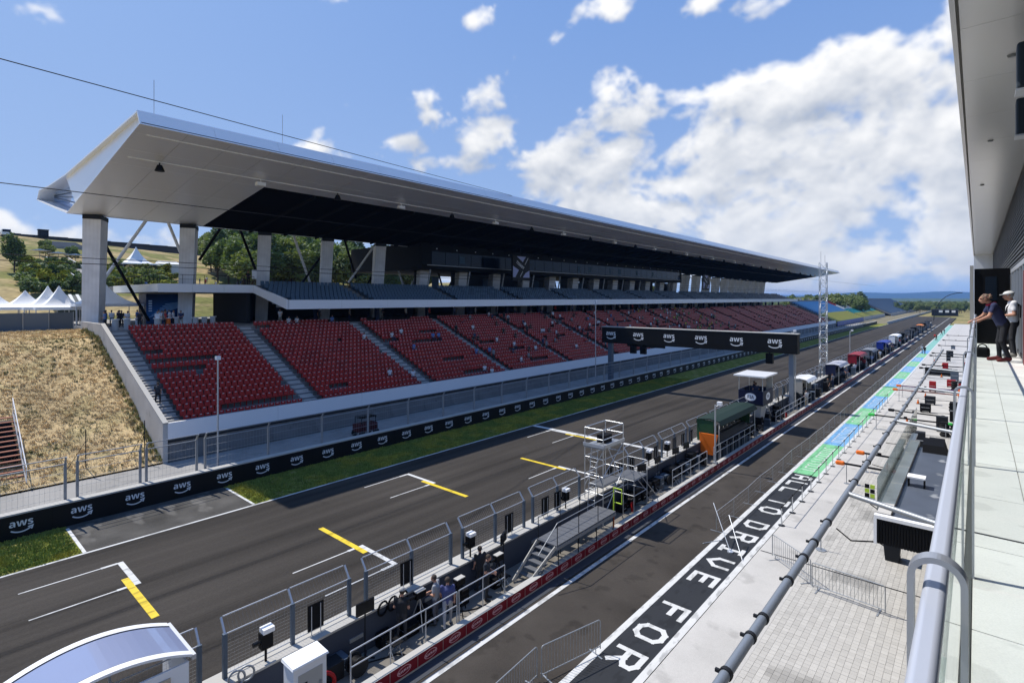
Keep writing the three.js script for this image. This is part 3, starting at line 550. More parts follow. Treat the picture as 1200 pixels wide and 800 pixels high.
{
  const ba = thing('banner_barrier', 'low black banner barrier with repeated white lettering along the trackside grass', 'barrier', [-35.3, 0, -120]);
  const P = 2.34, g = new THREE.PlaneGeometry(P - .012, 1.12);
  B().box(-35.75, -35.33, 0, 1.1, -300, 12).build('barrier_wall', M.black, ba);
  for (let k = -3; k < 110; k++) { const z = -3.9 - P * k, m = put('banner_panel', g, bannerMat, ba, [-35.3 + .004 * (k % 3), .59, z]); m.rotation.y = Math.PI / 2 + .006 * Math.sin(k * 2.1); }
  B().box(-35.8, -35.28, 1.16, 1.24, -300, 12).build('top_rail', M.offwhite, ba);
  const fe = thing('debris_fence', 'tall galvanised wire fence with posts behind the black banner barrier', 'fence', [-36, 0, -120]);
  const zs = [8, 4, 0, -2, -5.68, -6.18, -9.0, -9.3, -11.92, -12.4]; for (let z = -16.3; z > -290; z -= 3.9) zs.push(z);
  for (const z of zs) { const m = B().box(-36.06, -35.94, 0, 3.1, z - .06, z + .06).bar([-36, 3.1, z], [-35.75, 3.45, z], .08, .08); m.build('post', M.galv, fe); }
  for (let i = 0; i + 1 < zs.length; i++) {
    const a = zs[i], b = zs[i + 1]; if (a - b < .6) continue; const m = B();
    m.tube([-35.75, 3.45, a], [-35.75, 3.45, b], .028, 5).tube([-36, 3.05, a], [-36, 3.05, b], .03, 5);
    for (const y of [1.35, 1.75, 2.15, 2.6]) m.tube([-36, y, a], [-36, y, b], .009, 4, .009, false);
    const n = Math.round((a - b) / .2); if (b > -130) for (let k = 1; k < n; k++) { const z = lerp(a, b, k / n); m.tube([-36, 1.2, z], [-36, 3.05, z], .004, 3, .004, false); }
    m.build('wire_panel', M.galv, fe);
  }
}
// pit wall with its raised platform, red kerb and debris fence sections
const PY = .08;                                       // level of the walkway behind the red kerb
const pitWall = thing('pit_wall', 'long dark navy concrete pit wall with white top between track and pit lane', 'wall', [-15.5, 0, -100]);
B().box(-15.82, -15.24, 0, 1.24, -300, 20).build('wall', M.wallNavy, pitWall);
B().box(-15.88, -15.19, 1.24, 1.31, -300, 20).build('coping', M.offwhite, pitWall);
for (let z = 6; z > -120; z -= 3.1) B().box(-15.24, -15.2, .62, .74, z - .5, z).build('wall_bracket', M.galv, pitWall);
const plat = thing('signal_platform', 'raised concrete walkway with red logo kerb along the pit lane', 'platform', [-14.3, 0, -100]);
B().box(-15.22, -13.6, -.1, PY, -300, 20).build('walkway', mt([.42, .40, .37], .9, { map: texConcrete }), plat);
for (let z = 18; z > -200; z -= 2.1) B().box(-13.62, -13.33, -.1, .45, z - 2.09, z).build('kerb_stone', z < -8 && rnd() < .12 ? M.concreteMid : M.offwhite, plat);
{
  const t = canvasTex(256, 128, (g, w, h) => { g.fillStyle = '#7d1622'; g.fillRect(0, 0, w, h); g.save(); g.translate(w / 2, h / 2); g.rotate(-.12); g.strokeStyle = '#d9a9ac'; g.lineWidth = 7; g.beginPath(); g.ellipse(0, 0, 62, 42, 0, 0, 7); g.stroke(); g.fillStyle = '#e6c9ca'; g.font = 'bold 38px sans-serif'; g.textAlign = 'center'; g.fillText('KitKat', 0, 13); g.restore(); });
  const m = mt('#ffffff', .6, { map: t }), g = new THREE.PlaneGeometry(1.04, .37);
  for (let k = 0; k < 190; k++) { const q = put('kerb_banner', g, m, plat, [-13.322, .255, -.2 - 1.06 * k + 8]); q.rotation.y = Math.PI / 2; }
}
{
  const mk = () => {
    const o = thing('fence_section', 'short debris fence section of two mesh panels on the white topped pit wall', 'fence', [-15.55, 1.31, -5.85 + 4.48], 'debris fence sections on the pit wall');
    const z0 = o.position.z, y = 1.31, x = -15.55;
    for (const dz of [0, 1.92, 3.84]) { const z = z0 - dz, p = B().box(x - .05, x + .05, y, y + 1.22, z - .055, z + .055).build('post', M.steelBlue, o); B().bar([x, y + 1.2, z], [x - .28, y + 1.56, z], .05, .05).build('arm', M.alu, p); }
    for (const a of [0, 1.92]) {
      const za = z0 - a - .05, zb = z0 - a - 1.87, r = B(), w = B();
      r.tube([x, y + 1.2, za], [x, y + 1.2, zb], .02, 6).tube([x, y + .1, za], [x, y + .1, zb], .018, 6).tube([x - .28, y + 1.56, za], [x - .28, y + 1.56, zb], .02, 6);
      r.build('rail', M.alu, o);
      for (let k = 1; k < 12; k++) w.tube([x, y + .1 + k * .1, za], [x, y + .1 + k * .1, zb], .0022, 3, .0022, false);
      for (let k = 1; k < 18; k++) { const z = lerp(za, zb, k / 18); w.tube([x, y + .1, z], [x, y + 1.2, z], .0022, 3, .0022, false); w.tube([x, y + 1.2, z], [x - .28, y + 1.56, z], .002, 3, .002, false); }
      w.build('wire_mesh', M.galv, o);
    }
    return o;
  };
  const s = mk();
  for (let k = 0; k < 38; k++) if (k !== 4) dup(s, 'fence_section', [-15.55, 1.31, -5.85 - 4.48 * k]);
}
// railings on the platform's pit lane side
{
  const mk = (z0, n, p = 1.15, L) => {
    const o = thing('platform_railing', L, 'railing', [-13.7, .45, z0], 'steel railings on the platform edge'), x = -13.72, y = .44, z1 = z0 - n * p;
    for (let k = 0; k <= n; k++) B().tube([x, y - .1, z0 - k * p], [x, y + 1.02, z0 - k * p], .022, 6).build('post', M.alu, o);
    for (const h of [1.02, .55]) B().tube([x, y + h, z0], [x, y + h, z1], .022, 6).build('rail', M.alu, o);
  };
  mk(-2, 4, 1.15, 'steel pipe railing on the platform beside the white cabinet'); mk(-8.6, 3, 1.4, 'steel pipe railing on the platform by the cap wearing person'); mk(-12.9, 2, 1.2, 'steel pipe railing around the camera crew on the platform');
  mk(-30.3, 4, 1.35, 'steel pipe railing on the platform beyond the scaffold tower'); mk(-36.9, 7, 1.3, 'steel pipe railing on the platform below the dark green canopy'); mk(-52, 9, 1.5, 'steel pipe railing on the platform past the white roofed observation tower');
}
// ---------------------------------------------------------------- gantry, towers, pit wall stands
{
  const z = -61.3, o = thing('start_gantry', 'black start gantry bridging the track with white lettering on its board', 'gantry', [-26, 0, z]);
  B().box(-37.6, -14.1, 5.9, 7.95, z - 1.0, z).build('board', M.black, o);
  B().box(-37.65, -14.05, 7.95, 8.03, z - 1.04, z + .04).build('board_cap', M.offwhite, o);
  const t = canvasTex(2048, 178, (g, w, h) => { g.fillStyle = '#090a0d'; g.fillRect(0, 0, w, h); [716, 748, 784, 821.5, 863, 908].forEach(px => { const x = onZ(px, 395, z)[0]; logoDraw(g, (x + 37.6) / 23.5 * w, h * .52, 112, '#e8eaec'); }); });
  flatPanel(23.5, 2.03, mt('#ffffff', .5, { map: t }), 'printed_face', o, [-25.85, 6.925, z + .006]);
  B().box(-36.85, -36.3, 0, 5.9, z - .8, z - .25).build('column', M.steelBlue, o);
  B().box(-15.0, -14.55, PY, 5.9, z - .8, z - .3).build('column', mt([.20, .23, .27], .5), o);
  B().tube([-14.35, .4, z - .3], [-14.35, 5.9, z - .3], .05, 6).build('cable_duct', M.offwhite, o);
  B().box(-34.2, -29, 5.55, 5.9, z - .7, z - .6).build('lower_truss', M.darkSteel, o);
  for (const x of [-33.2, -31.8, -16.9]) B().cbox(x, 5.25, z - .4, .7, 1.1, .5).cbox(x, 5.85, z - .4, .1, .2, .1).build('signal_light', M.black, o);
  // lattice mast
  const mz = -84.6, mx = -16.2, mast = thing('lattice_mast', 'slender silver lattice mast standing on the pit wall', 'mast', [mx, 1.3, mz]), w = .42;
  const cs = [[-w, -w], [w, -w], [w, w], [-w, w]]; B().cbox(mx, 1.36, mz, 1.5, .12, 1.5).build('base_plate', M.galv, mast);
  cs.forEach(([a, b]) => B().tube([mx + a, 1.3, mz + b], [mx + a, 16.7, mz + b], .05, 6).build('chord', M.silver, mast));
  for (let y = 1.5, k = 0; y < 16; y += .95, k++) { const m = B(); cs.forEach(([a, b], i) => { const [c, d] = cs[(i + 1) % 4], f = k % 2; m.tube([mx + a, f ? y : y + .95, mz + b], [mx + c, f ? y + .95 : y, mz + d], .028, 5).tube([mx + a, y, mz + b], [mx + c, y, mz + d], .028, 5); }); m.build('lacing', M.silver, mast); }
  B().tube([mx - .3, 16.7, mz], [mx - .3, 18.3, mz], .02, 5).tube([mx + .2, 16.7, mz], [mx + .2, 17.7, mz], .02, 5).build('antenna', M.galv, mast);
  // officials' observation tower
  const fx = -15.3, fz = -51.5, f = thing('observation_tower', 'officials observation tower with white roof and navy box on the pit wall', 'tower', [fx, PY, fz]);
  B().hexa([V(fx - .45, PY, fz + .5), V(fx + .45, PY, fz + .5), V(fx + .45, PY, fz - .5), V(fx - .45, PY, fz - .5), V(fx - .75, 2.2, fz + .9), V(fx + .75, 2.2, fz + .9), V(fx + .75, 2.2, fz - .9), V(fx - .75, 2.2, fz - .9)]).build('pedestal', mt([.4, .43, .47], .5), f);
  B().box(fx - 1.05, fx + 1.05, 2.2, 2.32, fz - 1.5, fz + 1.5).build('floor', M.darkSteel, f);
  const ft = canvasTex(256, 128, (g, W, H) => { g.fillStyle = '#0d1334'; g.fillRect(0, 0, W, H); g.fillStyle = '#f0f0f4'; g.beginPath(); g.ellipse(128, 62, 60, 40, 0, 0, 7); g.fill(); g.fillStyle = '#0d1334'; g.font = 'bold 46px sans-serif'; g.textAlign = 'center'; g.fillText('FIA', 128, 78); });
  const fm = mt('#ffffff', .5, { map: ft });
  for (const [x0, x1, z0, z1] of [[-1.05, 1.05, 1.44, 1.5], [-1.05, 1.05, -1.5, -1.44], [.99, 1.05, -1.44, 1.44], [-1.05, -.99, -1.44, 1.44]]) B().box(fx + x0, fx + x1, 2.32, 3.5, fz + z0, fz + z1).build('parapet', M.navy, f);
  flatPanel(2.0, 1.1, fm, 'printed_face', f, [fx, 2.9, fz + 1.505]); flatPanel(2.6, 1.1, fm, 'printed_face', f, [fx + 1.055, 2.9, fz], Math.PI / 2);
  for (const a of [-1, 1]) for (const b of [-1.45, 1.45]) B().tube([fx + a, 2.3, fz + b], [fx + a, 4.75, fz + b], .04, 6).build('post', M.alu, f);
  B().box(fx - 1.35, fx + 1.35, 4.75, 4.87, fz - 1.9, fz + 1.9).build('roof', M.whiteGloss, f);
  B().box(fx + .5, fx + 1, 2.32, 4.7, fz - 1.45, fz - 1.4).build('screen', M.offwhite, f);
  { const m = B(); for (let k = 0; k < 7; k++) m.box(fx - .4, fx + .4, .5 + k * .27, .54 + k * .27, fz - 3.3 + k * .27, fz - 3.0 + k * .27); m.bar([fx - .42, .4, fz - 3.4], [fx - .42, 2.3, fz - 1.5], .05, .15).bar([fx + .42, .4, fz - 3.4], [fx + .42, 2.3, fz - 1.5], .05, .15).tube([fx + .42, 1.3, fz - 3.4], [fx + .42, 3.2, fz - 1.5], .02).tube([fx - .42, 1.3, fz - 3.4], [fx - .42, 3.2, fz - 1.5], .02); m.build('stair', M.galv, f); }
}
// camera scaffold and its ramp
{
  const x0 = -15.45, x1 = -14.35, z0 = -23.5, z1 = -25.55, o = thing('scaffold_tower', 'aluminium scaffold tower with railed top platform on the pit wall walkway', 'scaffold', [-14.9, PY, -24.5]);
  const T = (m, a, b, r = .024) => m.tube(a, b, r, 6);
  for (const x of [x0, x1]) for (const z of [z0, z1]) B().tube([x, x < -15.2 ? 1.3 : PY, z], [x, 5.0, z], .026, 6).build('upright', M.silver, o);
  for (const y of [1.7, 2.6, 3.5]) { const m = B(); T(m, [x0, y, z0], [x1, y, z0]); T(m, [x0, y, z1], [x1, y, z1]); T(m, [x0, y, z0], [x0, y, z1]); T(m, [x1, y, z0], [x1, y, z1]); m.build('ledger', M.silver, o); }
  for (const y of [4.5, 5.0]) { const m = B(); T(m, [x0, y, z0], [x1, y, z0]); T(m, [x0, y, z1], [x1, y, z1]); T(m, [x0, y, z0], [x0, y, z1]); T(m, [x1, y, z0], [x1, y, z1]); m.build('guard_rail', M.silver, o); }
  { const m = B(); T(m, [x1, .5, z0], [x1, 2.6, z1]); T(m, [x1, 2.6, z0], [x1, 4.0, z1]); T(m, [x0, 1.4, z1], [x0, 3.6, z0]); T(m, [x0, 2.0, z0], [x1, 3.9, z0]); T(m, [x0, 3.8, z1], [x1, 1.8, z1]); m.build('diagonal', M.silver, o); }
  B().box(x0 - .05, x1 + .05, 4.0, 4.08, z1 - .05, z0 + .05).build('deck', M.galv, o);
  B().box(x0 - .06, x1 + .06, 4.08, 4.24, z0 + .05, z0 + .09).box(x1 + .05, x1 + .09, 4.08, 4.24, z1, z0).build('toe_board', M.alu, o);
  B().box(x0 + .1, x1 - .1, 2.0, 2.06, z1, z0 - .1).build('mid_deck', M.gratingGrey, o);
  B().cbox(-15, 4.28, -24.7, .5, .4, .7).build('equipment_case', M.black, o);
  { const m = B(); for (const s of [-.2, .2]) T(m, [-14.9 + s, .4, z0 + .35], [-14.9 + s, 4.1, z0 - .1], .02); for (let k = 0; k < 13; k++) T(m, [-15.1, .6 + k * .27, z0 + .33 - k * .033], [-14.7, .6 + k * .27, z0 + .33 - k * .033], .014); m.build('ladder', M.alu, o); }
  // ramp platform with stairs
  const s = thing('access_platform', 'low steel platform with open stairs and handrails beside the scaffold', 'platform', [-13.9, PY, -20.5]);
  for (let k = 0; k < 14; k++) B().box(-14.38, -13.32, 1.26, 1.32, -18.12 - .35 * k - .335, -18.12 - .35 * k).build('plank', M.gratingGrey, s);
  B().box(-14.4, -14.34, 1.12, 1.255, -23, -18.1).box(-13.36, -13.3, 1.12, 1.255, -23, -18.1).build('edge_beam', M.galv, s);
  for (const x of [-14.34, -13.36]) for (const z of [-18.3, -19.8, -21.3, -22.8]) B().tube([x, x > -13.6 ? .45 : PY, z], [x, 1.15, z], .025, 6).build('leg', M.darkSteel, s);
  for (let k = -1; k < 4; k++) B().box(-14.3, -13.4, .5 + k * .19, .54 + k * .19, -17.1 - k * .25 - .26, -17.1 - k * .25).build('stair_tread', M.gratingGrey, s);
  B().bar([-14.34, .14, -16.5], [-14.34, 1.25, -18.1], .04, .16).build('stringer', M.offwhite, s); B().bar([-13.64, .14, -16.5], [-13.36, 1.25, -18.1], .04, .16).build('stringer', M.offwhite, s);
  for (const x of [-14.36, -13.34]) { for (const z of [-18.2, -19.8, -21.4, -23]) B().tube([x, 1.2, z], [x, 2.25, z], .02, 6).build('rail_post', M.darkSteel, s); }
  B().tube([-13.34, 1.35, -16.9], [-13.34, 2.25, -18.2], .018, 6).tube([-13.34, 2.25, -18.2], [-13.34, 2.25, -23], .018, 6).tube([-14.36, 2.25, -18.2], [-14.36, 2.25, -23], .018, 6).build('handrail', M.galv, s);
  const gz = -23.1, gt = thing('safety_gate', 'small lime yellow tube safety gate at the end of the low platform', 'gate', [-13.36, .45, gz]);
  B().tube([-13.5, .45, gz], [-13.5, 1.55, gz], .035, 6).build('post', M.orange, gt); B().tube([-13.5, 1.15, gz], [-13.5, 2.4, gz], .036, 6).tube([-13.5, 2.4, gz], [-13.05, 2.4, gz], .03).tube([-13.05, 2.4, gz], [-13.05, 1.7, gz], .03).tube([-13.05, 1.7, gz], [-13.5, 1.7, gz], .03).build('loop', M.lime, gt);
}
// team stands along the platform
{
  const mk = (z, L, len, can, side, h = 2.55, o2 = {}) => {
    const x = -14.75, o = thing('pit_wall_stand', L, 'stand', [x, PY, z], 'team stands along the pit wall');
    const zn = z + len / 2, zf = z - len / 2;
    // canopy with a rounded front lip
    const m = B(), pr = [[-15.6, h - .25], [-15.55, h], [-14.6, h + .12], [-13.95, h], [-13.75, h - .28]];
    for (let i = 0; i + 1 < pr.length; i++) { const [a, b] = pr[i], [c, d] = pr[i + 1]; m.hexa([V(a, b - .06, zn), V(c, d - .06, zn), V(c, d - .06, zf), V(a, b - .06, zf), V(a, b, zn), V(c, d, zn), V(c, d, zf), V(a, b, zf)]); }
    m.build('canopy', can, o);
    for (const zz of [zn - .08, zf + .08]) B().box(-15.55, -14.35, 1.35, h - .05, zz - .04, zz + .04).build('end_panel', side, o);
    B().hexa([V(-15.2, .95, zn), V(-14.45, 1.05, zn), V(-14.45, 1.05, zf), V(-15.2, .95, zf), V(-15.2, 1.5, zn), V(-14.75, 1.45, zn), V(-14.75, 1.45, zf), V(-15.2, 1.5, zf)]).build('desk', M.darkSteel, o);
    const n = Math.max(2, Math.floor(len / .75));
    for (let k = 0; k < n; k++) { const zz = zn - .4 - (len - .8) * k / (n - 1); const st = B().tube([-14.1, PY, zz], [-14.1, .92, zz], .03, 6).tube([-14.1, .92, zz], [-14.1, .99, zz], .18, 8).build('stool', M.rubber, o); B().box(-15.1, -15.04, 1.55, 2.0, zz - .3, zz + .3).build('screen', M.blackGloss, o); }
    for (const zz of [zn - .05, zf + .05]) B().tube([-13.95, PY, zz], [-13.95, h - .1, zz], .03, 6).build('leg', M.alu, o);
    B().box(-15.5, -15.25, h - .4, h - .2, zf + .1, zn - .1).build('cable_box', M.galv, o);
    return o;
  };
  const zOf = px => onX(px, 400, -14.6)[1];
  const cream = mt([.42, .42, .46], .5), redC = mt([.26, .012, .025], .5), nav = mt([.015, .02, .06], .5), silverC = mt([.16, .17, .19], .5), bl = mt([.012, .035, .26], .5), pap = mt([.7, .2, .02], .5);
  // the dark green one with an orange end
  const g = mk(-42.6, 'dark green canopied team stand with an orange end panel', 8.2, M.darkGreen, M.green, 2.9);
  B().hexa([V(-15.2, .45, -38.36), V(-14.3, .45, -38.36), V(-14.4, .45, -38.42), V(-15.15, .45, -38.42), V(-15.3, 1.95, -38.3), V(-13.95, 1.95, -38.3), V(-13.95, 1.95, -38.42), V(-15.3, 1.95, -38.42)]).build('orange_panel', M.orange, g);
  mk(zOf(943), 'small white roofed cabin shaped team stand next to the gantry column', 4.2, M.whiteGloss, M.offwhite, 2.9);
  mk(zOf(982), 'navy team stand with pale lilac roof beside the lattice mast', 6, cream, nav, 2.8);
  mk(zOf(1006), 'red canopied team stand behind the navy one', 6.5, redC, redC, 2.8);
  mk(zOf(1020), 'silver grey team stand between the red and the blue ones', 6, silverC, silverC, 2.6);
  mk(zOf(1037), 'bright blue team stand with pale roof strip', 8, bl, bl, 2.8);
  mk(zOf(1050), 'white team stand beyond the bright blue one', 8, M.white, M.white, 3.1);
  const far = 'black team stand among the farthest ones along the pit wall';
  [1059.5, 1067, 1073.5, 1079, 1084, 1088.5].forEach((p, i) => mk(zOf(p), i === 3 ? 'orange striped team stand among the farthest dark ones' : far, 9, i === 3 ? pap : M.black, i % 2 ? silverC : M.black, 2.8));
  // dark equipment along the wall: flight cases, monitors on poles, extinguishers
  const caseLabel = 'black flight case standing on the walkway against the pit wall';
  for (const [z, l, h] of [[-8.6, .75, .55], [-11.6, .6, .4], [-27.9, 1.1, .7], [-30.4, .8, .6], [-32.5, 1.2, .8], [-34.3, .9, .7], [-35.9, .7, 1.0], [-48.2, .9, .8], [-57, .9, 1.1], [-64, 1, .8], [-72, 1.2, .8]]) {
    const o = thing('flight_case', caseLabel, 'case', [-14.9, PY, z], 'flight cases against the pit wall');
    put('case_body', new RoundedBoxGeometry(.5, h, l, 2, .03), z === -8.6 ? M.darkSteel : M.black, o, [-14.9, PY + h / 2, z]);
    B().box(-15.14, -14.66, PY + h * .62, PY + h * .66, z - l / 2 - .006, z + l / 2 + .006).build('lid_band', M.alu, o);
  }
}
// crowd barriers
function crowdBarrier(a, b, L, group) {
  const A = V(a[0], .01, a[1]), C = V(b[0], .01, b[1]), mid = A.clone().add(C).multiplyScalar(.5), d = C.clone().sub(A), len = d.length(); d.normalize(); const n = V(-d.z, 0, d.x);
  const o = thing('crowd_barrier', L, 'barrier', [mid.x, .0, mid.z], group), P = (t, y) => V(A.x + d.x * t, y, A.z + d.z * t), r = .09, m = B();
  const arc = []; for (let k = 0; k <= 5; k++) { const w = k / 5 * Math.PI / 2; arc.push(P(r - r * Math.cos(w), 1.08 - r + r * Math.sin(w))); }
  const arc2 = []; for (let k = 0; k <= 5; k++) { const w = k / 5 * Math.PI / 2; arc2.push(P(len - r + r * Math.sin(w), 1.08 - r + r * Math.cos(w))); }
  m.path([P(0, .12), ...arc, ...arc2, P(len, .12)], .02, 6).tube(P(0, .2), P(len, .2), .018, 6); m.build('frame', M.galv, o);
  const bars = Math.round(len / .125); for (let k = 1; k < bars; k++) B().tube(P(len * k / bars, .2), P(len * k / bars, 1.07), .008, 5).build('bar', M.galv, o);
  for (const t of [.2, len - .2]) B().bar(P(t, .012).addScaledVector(n, -.3), P(t, .012).addScaledVector(n, .3), .05, .015).tube(P(t, .02), P(t, .2), .016, 5).build('foot', M.galv, o);
}
crowdBarrier([-9.42, -15.25], [-10.05, -12.9], 'bare steel crowd barrier standing across the white pit lane line', 'crowd barriers');
crowdBarrier([-10.15, -12.8], [-10.0, -10.4], 'steel crowd barrier leading on from the one across the white line', 'crowd barriers');
crowdBarrier([-6.98, -25.9], [-5.13, -24.4], 'steel crowd barrier set askew on the plain concrete apron', 'crowd barriers');
crowdBarrier([-5.03, -24.18], [-2.57, -23.94], 'steel crowd barrier standing on the block paving', 'crowd barriers');
// wire fence line along the lettering, and retractable belt posts
{
  const pts = []; for (let z = -27; z > -160; z -= 2.4) pts.push([-9.86 + .04 * Math.sin(z * 1.7) + (z < -45 ? .1 : 0), z]);
  for (let i = 0; i + 1 < pts.length; i++) {
    const [xa, za] = pts[i], [xb, zb] = pts[i + 1], o = thing('wire_fence_panel', 'low wire mesh fence panel standing along the white pit lane line', 'fence', [xa, 0, za], 'wire fence panels along the lettering'), m = B();
    B().tube([xa, .01, za], [xa, 1.0, za], .016, 5).build('post', M.galv, o); B().tube([xa, 1.0, za], [xb, 1.0, zb], .013, 5).build('rail', M.silver, o); B().bar([xa - .3, .012, za], [xa + .3, .012, za], .05, .015).build('foot', M.galv, o);
    for (let k = 1; k < 12; k++) m.tube([lerp(xa, xb, k / 12), .12, lerp(za, zb, k / 12)], [lerp(xa, xb, k / 12), 1, lerp(za, zb, k / 12)], .0022, 3, .0022, false); for (const y of [.12, .35, .6, .8]) m.tube([xa, y, za], [xb, y, zb], .0025, 3, .0025, false); m.build('wire_mesh', M.galv, o);
  }
  let prev = null;
  for (let z = -29.9; z > -74; z -= 2.15) {
    const x = -7.62, o = thing('belt_post', 'slim belt barrier post at the edge of the painted strip', 'post', [x, 0, z], 'belt barrier posts along the painted strip');
    B().tube([x, 0, z], [x, .02, z], .17, 12).build('base', M.darkSteel, o); B().tube([x, .02, z], [x, .95, z], .026, 8).build('pole', M.silver, o); B().tube([x, .9, z], [x, .99, z], .035, 8).build('head', M.black, o);
    if (prev) B().box(x - .004, x + .004, .9, .95, z, z + 2.1).build('belt', M.black, o); prev = z;
  }
}
// ---------------------------------------------------------------- working clutter along the walkway and the wall top
{
  const wx = -14.95;
  const monitor = (z, t, L) => { const o = thing('monitor_stand', L, 'monitor', [wx, PY, z], 'monitors on stands along the pit wall'); B().tube([wx, PY + .02, z], [wx, 1.55, z], .025, 6).build('pole', M.darkSteel, o); B().bar([wx - .25, PY + .015, z - .2], [wx + .25, PY + .015, z + .2], .06, .03).bar([wx - .25, PY + .016, z + .2], [wx + .25, PY + .016, z - .2], .06, .03).build('foot', M.darkSteel, o); const q = put('screen', new RoundedBoxGeometry(.07, .42, .66, 2, .02), M.blackGloss, o, [wx, 1.72, z]); q.rotation.y = t; };
  const drum = (z, x, L) => { const o = thing('cable_drum', L, 'drum', [x, PY, z], 'cable drums on the walkway'); B().tube([x - .2, PY + .3, z], [x - .17, PY + .3, z], .3, 14).tube([x + .17, PY + .3, z], [x + .2, PY + .3, z], .3, 14).build('flange', M.darkSteel, o); B().tube([x - .17, PY + .3, z], [x + .17, PY + .3, z], .22, 14).build('cable', M.black, o); };
  const stool = (z, x, L) => { const o = thing('folding_stool', L, 'stool', [x, PY, z], 'folding stools on the walkway'); for (const s of [-1, 1]) B().tube([x - .18, PY + .01, z + .16 * s], [x + .16, PY + .44, z + .16 * s], .014, 5).tube([x + .18, PY + .01, z + .16 * s], [x - .16, PY + .44, z + .16 * s], .014, 5).build('leg', M.alu, o); B().box(x - .2, x + .2, PY + .44, PY + .47, z - .2, z + .2).build('seat', M.black, o); };
  const board = (z, L) => { const x = -15.52, o = thing('signal_board', L, 'board', [x, 1.31, z], 'signal boards clipped to the pit wall fence'); B().box(x - .02, x + .02, 1.45, 2.25, z - .26, z + .26).build('panel', M.black, o); B().tube([x + .03, 1.31, z - .15], [x + .03, 2.2, z - .15], .015, 5).tube([x + .03, 1.31, z + .15], [x + .03, 2.2, z + .15], .015, 5).build('bracket', M.alu, o); };
  const bottle = (z, x, L) => { const o = thing('fire_extinguisher', L, 'extinguisher', [x, PY, z], 'extinguishers on the walkway'); B().tube([x, PY, z], [x, PY + .5, z], .09, 10).tube([x, PY + .5, z], [x, PY + .57, z], .09, 10, .03).build('cylinder', M.red, o); B().cbox(x, PY + .61, z, .05, .08, .12).tube([x, PY + .59, z + .05], [x + .1, PY + .24, z + .1], .015, 5).build('valve', M.black, o); };
  const crate = (z, x, w, h, l, L) => { const o = thing('tool_crate', L, 'crate', [x, PY, z], 'tool crates stacked along the pit wall'); put('crate_body', new RoundedBoxGeometry(w, h, l, 2, .02), rnd() < .25 ? M.steelBlue : M.black, o, [x, PY + h / 2, z]); B().box(x - w / 2 - .008, x + w / 2 + .008, PY + h * .7, PY + h * .74, z - l / 2 - .008, z + l / 2 + .008).build('rim', M.darkSteel, o); B().box(x + w / 2, x + w / 2 + .02, PY + h * .35, PY + h * .45, z - .1, z + .1).build('handle', M.alu, o); };
  const A = 'black monitor on a pole stand by the pit wall';
  for (const z of [-9.9, -16.6, -28.8, -30.9, -33.5, -35.2, -48.6, -49.6, -57.5, -59, -63, -66]) monitor(z, rr(-.4, .4), A);
  for (const [z, x] of [[-9.3, -14.5], [-13.9, -14.9], [-26.8, -14.6], [-31.6, -14.7], [-36.8, -14.4], [-56, -14.4]]) drum(z, x, 'dark cable drum lying on the walkway');
  for (const [z, x] of [[-10.6, -14.3], [-16.0, -14.4], [-28.3, -14.2], [-29.6, -14.2], [-32, -14.2], [-33.8, -14.1], [-49, -14.2], [-58, -14.2]]) stool(z, x, 'folding stool with black seat on the walkway');
  for (const z of [-8.5, -12.0, -17.6, -20.2, -21.2, -26.2, -27.4, -28.7, -31.8, -34.6, -36.0, -37.4, -48.5, -55.2, -57.4, -62]) board(z, 'black signal board clipped to the fence on the wall top');
  for (const [z, x] of [[-8.0, -14.35], [-26.3, -14.2], [-30, -14.9], [-56.6, -14]]) bottle(z, x, 'red fire extinguisher standing on the walkway');
  for (let i = 0; i < 26; i++) { const z = i < 5 ? -9 - i * 1.7 : -25.9 - (i - 5) * .62 + rr(-.15, .15); if (z < -38 && z > -47) continue; crate(z, rr(-15.0, -14.7), rr(.35, .55), rr(.3, .75), rr(.35, .6), 'dark tool crate on the walkway beside the pit wall'); }
  for (let i = 0; i < 9; i++) crate(-47.6 - i * 1.15, rr(-15, -14.4), rr(.4, .6), rr(.4, 1), rr(.4, .7), 'dark tool crate on the walkway beside the pit wall');
  for (let i = 0; i < 46; i++) crate(-64 - i * 2.4 + rr(-.6, .6), rr(-15, -14.2), rr(.5, .8), rr(.5, 1.3), rr(.5, 1.2), 'dark tool crate among the far team stands');
  // loose cables over the walkway
  for (const z of [-9, -12.5, -26, -29, -33]) { const pts = []; for (let k = 0; k <= 10; k++) pts.push([-15.1 + .13 * k + .05 * Math.sin(k * 2 + z), PY + .025, z - .25 * k + .18 * Math.sin(k * 1.3 + z)]); solo('loose_cable', B().path(pts, .02, 5), M.black, 'loose black cable trailing over the walkway', 'cable', 'loose cables on the walkway'); }
  // stays, nets and ladders that crowd the scaffold
  const s = thing('ladder_frame', 'second lower aluminium frame with sloping ladder joined beside the scaffold', 'scaffold', [-14.4, PY, -26.6]);
  for (const x of [-15.1, -13.9]) for (const z of [-25.9, -27.4]) B().tube([x, PY, z], [x, 2.7, z], .022, 6).build('upright', M.alu, s);
  for (const y of [1.1, 1.9, 2.7]) B().tube([-15.1, y, -25.9], [-13.9, y, -25.9], .02, 5).tube([-15.1, y, -27.4], [-13.9, y, -27.4], .02, 5).tube([-15.1, y, -25.9], [-15.1, y, -27.4], .02, 5).tube([-13.9, y, -25.9], [-13.9, y, -27.4], .02, 5).build('ledger', M.alu, s);
  B().tube([-13.9, .4, -28.6], [-13.9, 2.6, -26], .02, 5).tube([-14.4, .4, -28.6], [-14.4, 2.6, -26], .02, 5).build('ladder', M.alu, s); B().box(-15.1, -13.9, 1.9, 1.95, -27.4, -25.9).build('deck', M.gratingGrey, s);
}
